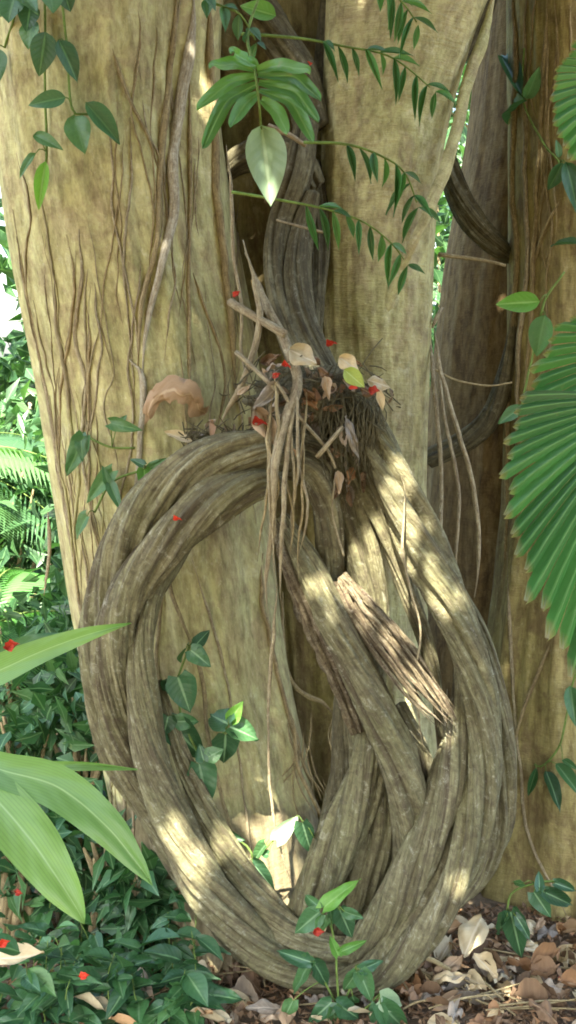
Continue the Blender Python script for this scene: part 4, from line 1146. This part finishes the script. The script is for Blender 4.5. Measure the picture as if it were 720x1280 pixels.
# lumpy core
th, ph = np.meshgrid(np.linspace(0, 2 * np.pi, 60, endpoint=False), np.linspace(.01, np.pi - .01, 40))
d_ = np.stack([np.sin(ph) * np.cos(th), np.sin(ph) * np.sin(th), np.cos(ph)], -1)
rr = 1 + .28 * fbm(d_[..., 0] * 2.2, d_[..., 1] * 2.2, d_[..., 2] * 2.2, 4)
CV = (d_ * rr[..., None] * np.array([.155, .11, .085]) + nc).reshape(-1, 3)
parts.append((CV, [grid_faces(40, 60)[:, ::-1]], CV.copy()))
nest_twigs = []
for k in range(420):
    u = nr.normal(0, .5, 3)
    p = nc + u * np.array([.17, .08, .08]) + np.array([0, -.08, 0])
    if k > 330: p = P(nr.uniform(235, 340), nr.uniform(535, 560), 3.50)
    a = nr.normal(0, 1, 3); a /= np.linalg.norm(a); a *= nr.uniform(.015, .055)
    nest_twigs.append(tube_data([[*(p - a), .0015], [*(p + nr.uniform(-.008, .008, 3)), .002], [*(p + a), .0008]], seg=5, step=.02))
for k in range(120):   # hanging fibres
    x = nr.uniform(405, 478); y = nr.uniform(485, 540); l = nr.uniform(25, 85)
    nest_twigs.append(tube_data([[*P(x, y, 3.50), .0016], [*P(x + nr.uniform(-8, 10), y + l * .5, 3.46), .0016], [*P(x + nr.uniform(-12, 14), y + l, 3.47), .0007]], seg=5, step=.015, wander=.003))
V, F, A = join(parts + nest_twigs)
tag(mk('litter_nest', V, F, M['liana_dark'], None, {'bc': A}), 'dark tangle of twigs and rotted litter lodged on the crown of the ring', kind='stuff')
for k in range(86):
    if k < 60:
        x, y = nr.normal(388, 42), nr.normal(492, 28)
        if k % 6 == 0: x, y = nr.uniform(240, 335), nr.uniform(528, 556)
    else:
        x, y = nr.normal(432, 14), nr.uniform(520, 615)
    if y < 440: y = 450 + nr.uniform(0, 30)
    Yn = 3.50 + nr.uniform(-.05, .04)
    L = nr.uniform(.022, .058); a = nr.uniform(0, 6.28) if k < 60 else nr.uniform(1.2, 1.9)
    b0 = P(x, y, Yn); t0 = b0 + np.array([math.cos(a) * L, nr.uniform(-.3, .3) * L, -math.sin(a) * L])
    mt = ['dead_grey', 'dead_brown', 'dead_grey', 'dead_brown', 'dead_grey'][k % 5]
    dead(b0, t0, L * nr.uniform(.3, .5), mt, f'{dword[mt]} shrivelled leaf packed into the nest on the ring', f'{dword[mt]} shrivelled leaves in the nest', face=(0, -1, .3), roll=2)
for bx, by, tx, ty, w, Y, mt, lab in [
    (362, 436, 396, 456, 28, 3.44, 'dead_cream', 'broad cream leaf standing at the back of the nest'),
    (424, 446, 448, 464, 20, 3.44, 'dead_cream', 'small cream leaf on the right top of the nest above the lime leaf'),
    (458, 474, 488, 486, 18, 3.44, 'dead_cream', 'cream leaf at the right rim of the nest by red petals'),
    (473, 486, 478, 514, 10, 3.43, 'dead_cream', 'narrow cream leaf hanging down from the right rim of the nest'),
    (430, 462, 456, 484, 22, 3.41, 'lime', 'lime green leaf lying on the nest'),
    (406, 470, 412, 500, 14, 3.43, 'dead_grey', 'pale grey leaf upright in the middle of the nest'),
    (318, 510, 345, 560, 24, 3.42, 'dead_grey', 'grey rotted leaf draped at the left of the nest'),
    (350, 480, 316, 515, 16, 3.44, 'dead_grey', 'light grey curled leaf on the left slope of the nest'),
    (422, 588, 424, 618, 12, 3.42, 'dead_grey', 'whitish scrap caught under the nest inside the arch'),
    (432, 520, 448, 575, 12, 3.42, 'dead_grey', 'torn grey strip dangling from the right of the nest'),
    (240, 552, 205, 540, 16, 3.50, 'dead_cream', 'pale leaf wedged between the ring and the wide trunk'),
    (372, 572, 366, 560, 5, 3.38, 'dead_tan', 'tiny pinkish scrap on the crown of the ring')]:
    dead(P(bx, by, Y), P(tx, ty, Y - .01), w * mpp(Y), mt, lab, face=(0, -1, .4), roll=.3)
# curled tan leaf on bark (two bent halves in one mesh)
Cb = np.array([[*(hit(186, 526, .05)), .003], [*hit(190, 502, .06), .022], [*hit(212, 487, .075), .030], [*hit(235, 494, .08), .024], [*hit(252, 512, .07), .018], [*hit(257, 518, .06), .002]])
D, s = spline(Cb, 40)
T = np.gradient(D[:, :3], axis=0); T /= np.linalg.norm(T, axis=1)[:, None]
S = np.cross(T, np.array([0, -1., .2])); S /= np.linalg.norm(S, axis=1)[:, None]
u = np.linspace(-1, 1, 9)
V = D[:, None, :3] + S[:, None] * (u[None, :, None] * (D[:, 3:4] * (1 + .45 * fbm(s * 40, 2.2, .4)[:, None]))[:, :, None]) + np.array([0, -1., 0]) * (-.22 * (u ** 2)[None, :, None] * D[:, None, 3:4]) + (.007 * fbm(s[:, None] * 34, u[None] * 2.5, 3))[..., None] * np.array([1, 1, 1.5])
A = np.stack(np.broadcast_arrays(u[None], (s / s[-1])[:, None], np.full((1, 1), .3)), -1)
tag(mk('dead_leaf', V.reshape(-1, 3), grid_faces(40, 9, False), M['dead_tan'], None, {'lf': A.reshape(-1, 3)}), 'big curled tan leaf stuck on the wide trunk above the ring', 'leaf')

# red petals
for (x, y, Y, sz, lab) in [
    (325, 530, 3.40, 11, 'largest red petal on the left of the nest'), (468, 490, 3.41, 9, 'red petal at the right rim of the nest'), (442, 486, 3.41, 8, 'red petal under the lime leaf'),
    (415, 431, 3.46, 8, 'red petal at the back of the nest'), (296, 368, 3.6, 8, 'red petal caught on the edge of the wide trunk'), (385, 83, 3.95, 9, 'red petal on the bough at the top'),
    (300, 186, 3.95, 7, 'red petal on the bent dark vine'), (222, 650, 3.36, 6, 'tiny red petal on the upper left arc of the ring'), (400, 1165, 3.2, 9, 'red petal among the leaves at the ring bottom'),
    (525, 1194, 3.36, 8, 'red petal beneath the bottom right of the ring'), (18, 808, 1.98, 11, 'red petal resting on a broad blade at the left'), (106, 1220, 3.1, 10, 'red petal among the ground plants'),
    (530, 1020, 3.4, 7, 'red petal wedged in the right arc of the ring'), (346, 470, 3.44, 8, 'dark red petal in the middle of the nest'), (358, 458, 3.44, 7, 'small red petal high in the nest'),
    (706, 1222, 3.5, 9, 'red petal at the right edge of the litter'), (616, 1272, 3.36, 6, 'red petal at the bottom edge'), (24, 1116, 2.9, 8, 'red petal at the lower left edge'),
    (8, 1178, 2.9, 9, 'red petal half hidden at the left corner')]:
    a = nr.uniform(-.5, .5)
    hw = sz * .8
    b0, t0 = P(x - hw * math.cos(a), y - hw * math.sin(a), Y), P(x + hw * math.cos(a), y + hw * math.sin(a), Y - .01)
    dead(b0, t0, sz * .95 * mpp(Y), 'petal', lab, face=(0, -1, .6), name='fallen_petal', roll=.5)

# ------------------------------------------------------------------ sun, sky, added canopy for shade
SUN_EL, SUN_AZ = R(50), R(-14)     # azimuth measured from the viewer's back, negative = from the left
Sd = np.array([math.sin(SUN_AZ) * math.cos(SUN_EL), -math.cos(SUN_AZ) * math.cos(SUN_EL), math.sin(SUN_EL)])
sun_d = bpy.data.lights.new('sun', 'SUN')
sun_d.energy = 5.0; sun_d.angle = R(.53); sun_d.color = (1, .95, .86)
sun = bpy.data.objects.new('sun', sun_d); col.objects.link(sun)
sun.location = (0, 0, 12)
sun.rotation_euler = Vector(Sd).to_track_quat('Z', 'Y').to_euler()

U_ = np.cross(Sd, [0, 0, 1]); U_ /= np.linalg.norm(U_)
V_ = np.cross(U_, Sd)
if V_[2] < 0: V_ = -V_
# openings culled in the added canopy to place sun patches: (x, y, Y, half width px, half height px)
holes = [(503, 662, 3.42, 11, 26), (518, 700, 3.42, 5, 16), (408, 742, 3.40, 11, 20), (418, 762, 3.40, 8, 12), (457, 712, 3.54, 6, 16), (572, 765, 3.42, 4, 12),
         (532, 854, 3.37, 14, 13), (548, 876, 3.36, 8, 10), (500, 812, 3.39, 7, 10), (470, 765, 3.48, 7, 9), (230, 1046, 3.37, 11, 20), (241, 1080, 3.37, 12, 18), (258, 1112, 3.37, 6, 10), (282, 1060, 3.42, 5, 14),
         (340, 1065, 3.60, 22, 34), (350, 1105, 3.55, 20, 28), (325, 1040, 3.6, 6, 20), (360, 1028, 3.5, 12, 12), (304, 905, 3.5, 9, 9), (530, 930, 3.45, 6, 12), (505, 600, 3.5, 4, 9),
         (240, 5, 3.65, 8, 22), (415, 772, 3.40, 8, 12), (612, 700, 3.9, 3, 3), (595, 1170, 3.5, 9, 9), (650, 1255, 3.4, 12, 8), (300, 1262, 3.35, 20, 7), 
         (342, 200, 3.3, 5, 8)]
hu = []
for x, y, Y, a, b_ in holes:
    p = P(x, y, Y)
    hu.append((p @ U_, p @ V_, a * mpp(Y), b_ * mpp(Y) * .8))
r = np.random.RandomState(99)
n = 95000
cu = r.uniform(-2.1, 2.3, n)
cv = r.uniform(1.35 + V_[1] * 0, 5.1, n)
ref = P(360, 640, 3.6)
vlo, vhi = P(360, 640, 1.7) @ V_ - 1.1, P(360, 0, 4.3) @ V_ + .35
cv = r.uniform(vlo, vhi, n)
cd = r.uniform(2.8, 3.5, n)
keep = np.ones(n, bool)
for a, b_, wu, wv in hu:
    keep &= ((cu - a) / (wu + .052)) ** 2 + ((cv - b_) / (wv + .052)) ** 2 > 1
# ragged rim
edge = np.minimum.reduce([cu + 2.1, 2.3 - cu, cv - vlo, vhi - cv])
keep &= edge + .25 * vn(cu * 3, cv * 3, 0) > .05
cc = cu[:, None] * U_ + cv[:, None] * V_ + ((ref @ Sd) + cd)[:, None] * Sd
cc = cc[keep]
V, F, A = leaf_faces(cc, .09, .07, r, down=0)
shade_leaves = mk('crown', V, F, M['shrub'], t_left, {'lf': A}, smooth=False)  # unseen leaf mass added to block the sun, gaps shaped for sun patches
shade_leaves['kind'] = 'stuff'
# limbs added to carry the unseen canopy
ps = []
cen = cc.mean(0)
for k in range(14):
    e = cc[r.randint(len(cc))]
    ps.append(tube_data([[-1.0, 4.15, 4.4, .09], [*(np.array([-.9, 4.1, 4.6]) * .5 + e * .5 + np.array([0, 0, .5])), .03], [*e, .006]], seg=8, step=.1, lump=.1))
V, F, A = join(ps)
# keep limbs from cutting the openings
mk('canopy_limbs', V, F, M['trunk'], t_left, {'bc': A})

w = bpy.data.worlds.new('World'); scene.world = w; w.use_nodes = True
nt = w.node_tree
bg = nt.nodes['Background']
sky = nt.nodes.new('ShaderNodeTexSky'); sky.sky_type = 'NISHITA'; sky.sun_disc = False
sky.sun_elevation = SUN_EL
sky.sun_rotation = math.atan2(Sd[0], Sd[1])
sky.air_density = 1.0; sky.dust_density = 3.0; sky.ozone_density = 1.0
nt.links.new(sky.outputs[0], bg.inputs[0])
bg.inputs[1].default_value = .15

vs = scene.view_settings
vs.view_transform = 'Standard'; vs.look = 'None'; vs.gamma = 1; vs.exposure = 2.8
try:
    vs.use_white_balance = True; vs.white_balance_temperature = 6800; vs.white_balance_tint = 10
except Exception: pass
scene.render.engine = 'CYCLES'
scene.cycles.max_bounces = 8
scene.cycles.diffuse_bounces = 4
scene.cycles.use_denoising = True
scene.cycles.filter_width = 1.8
scene.cycles.caustics_reflective = False; scene.cycles.caustics_refractive = False
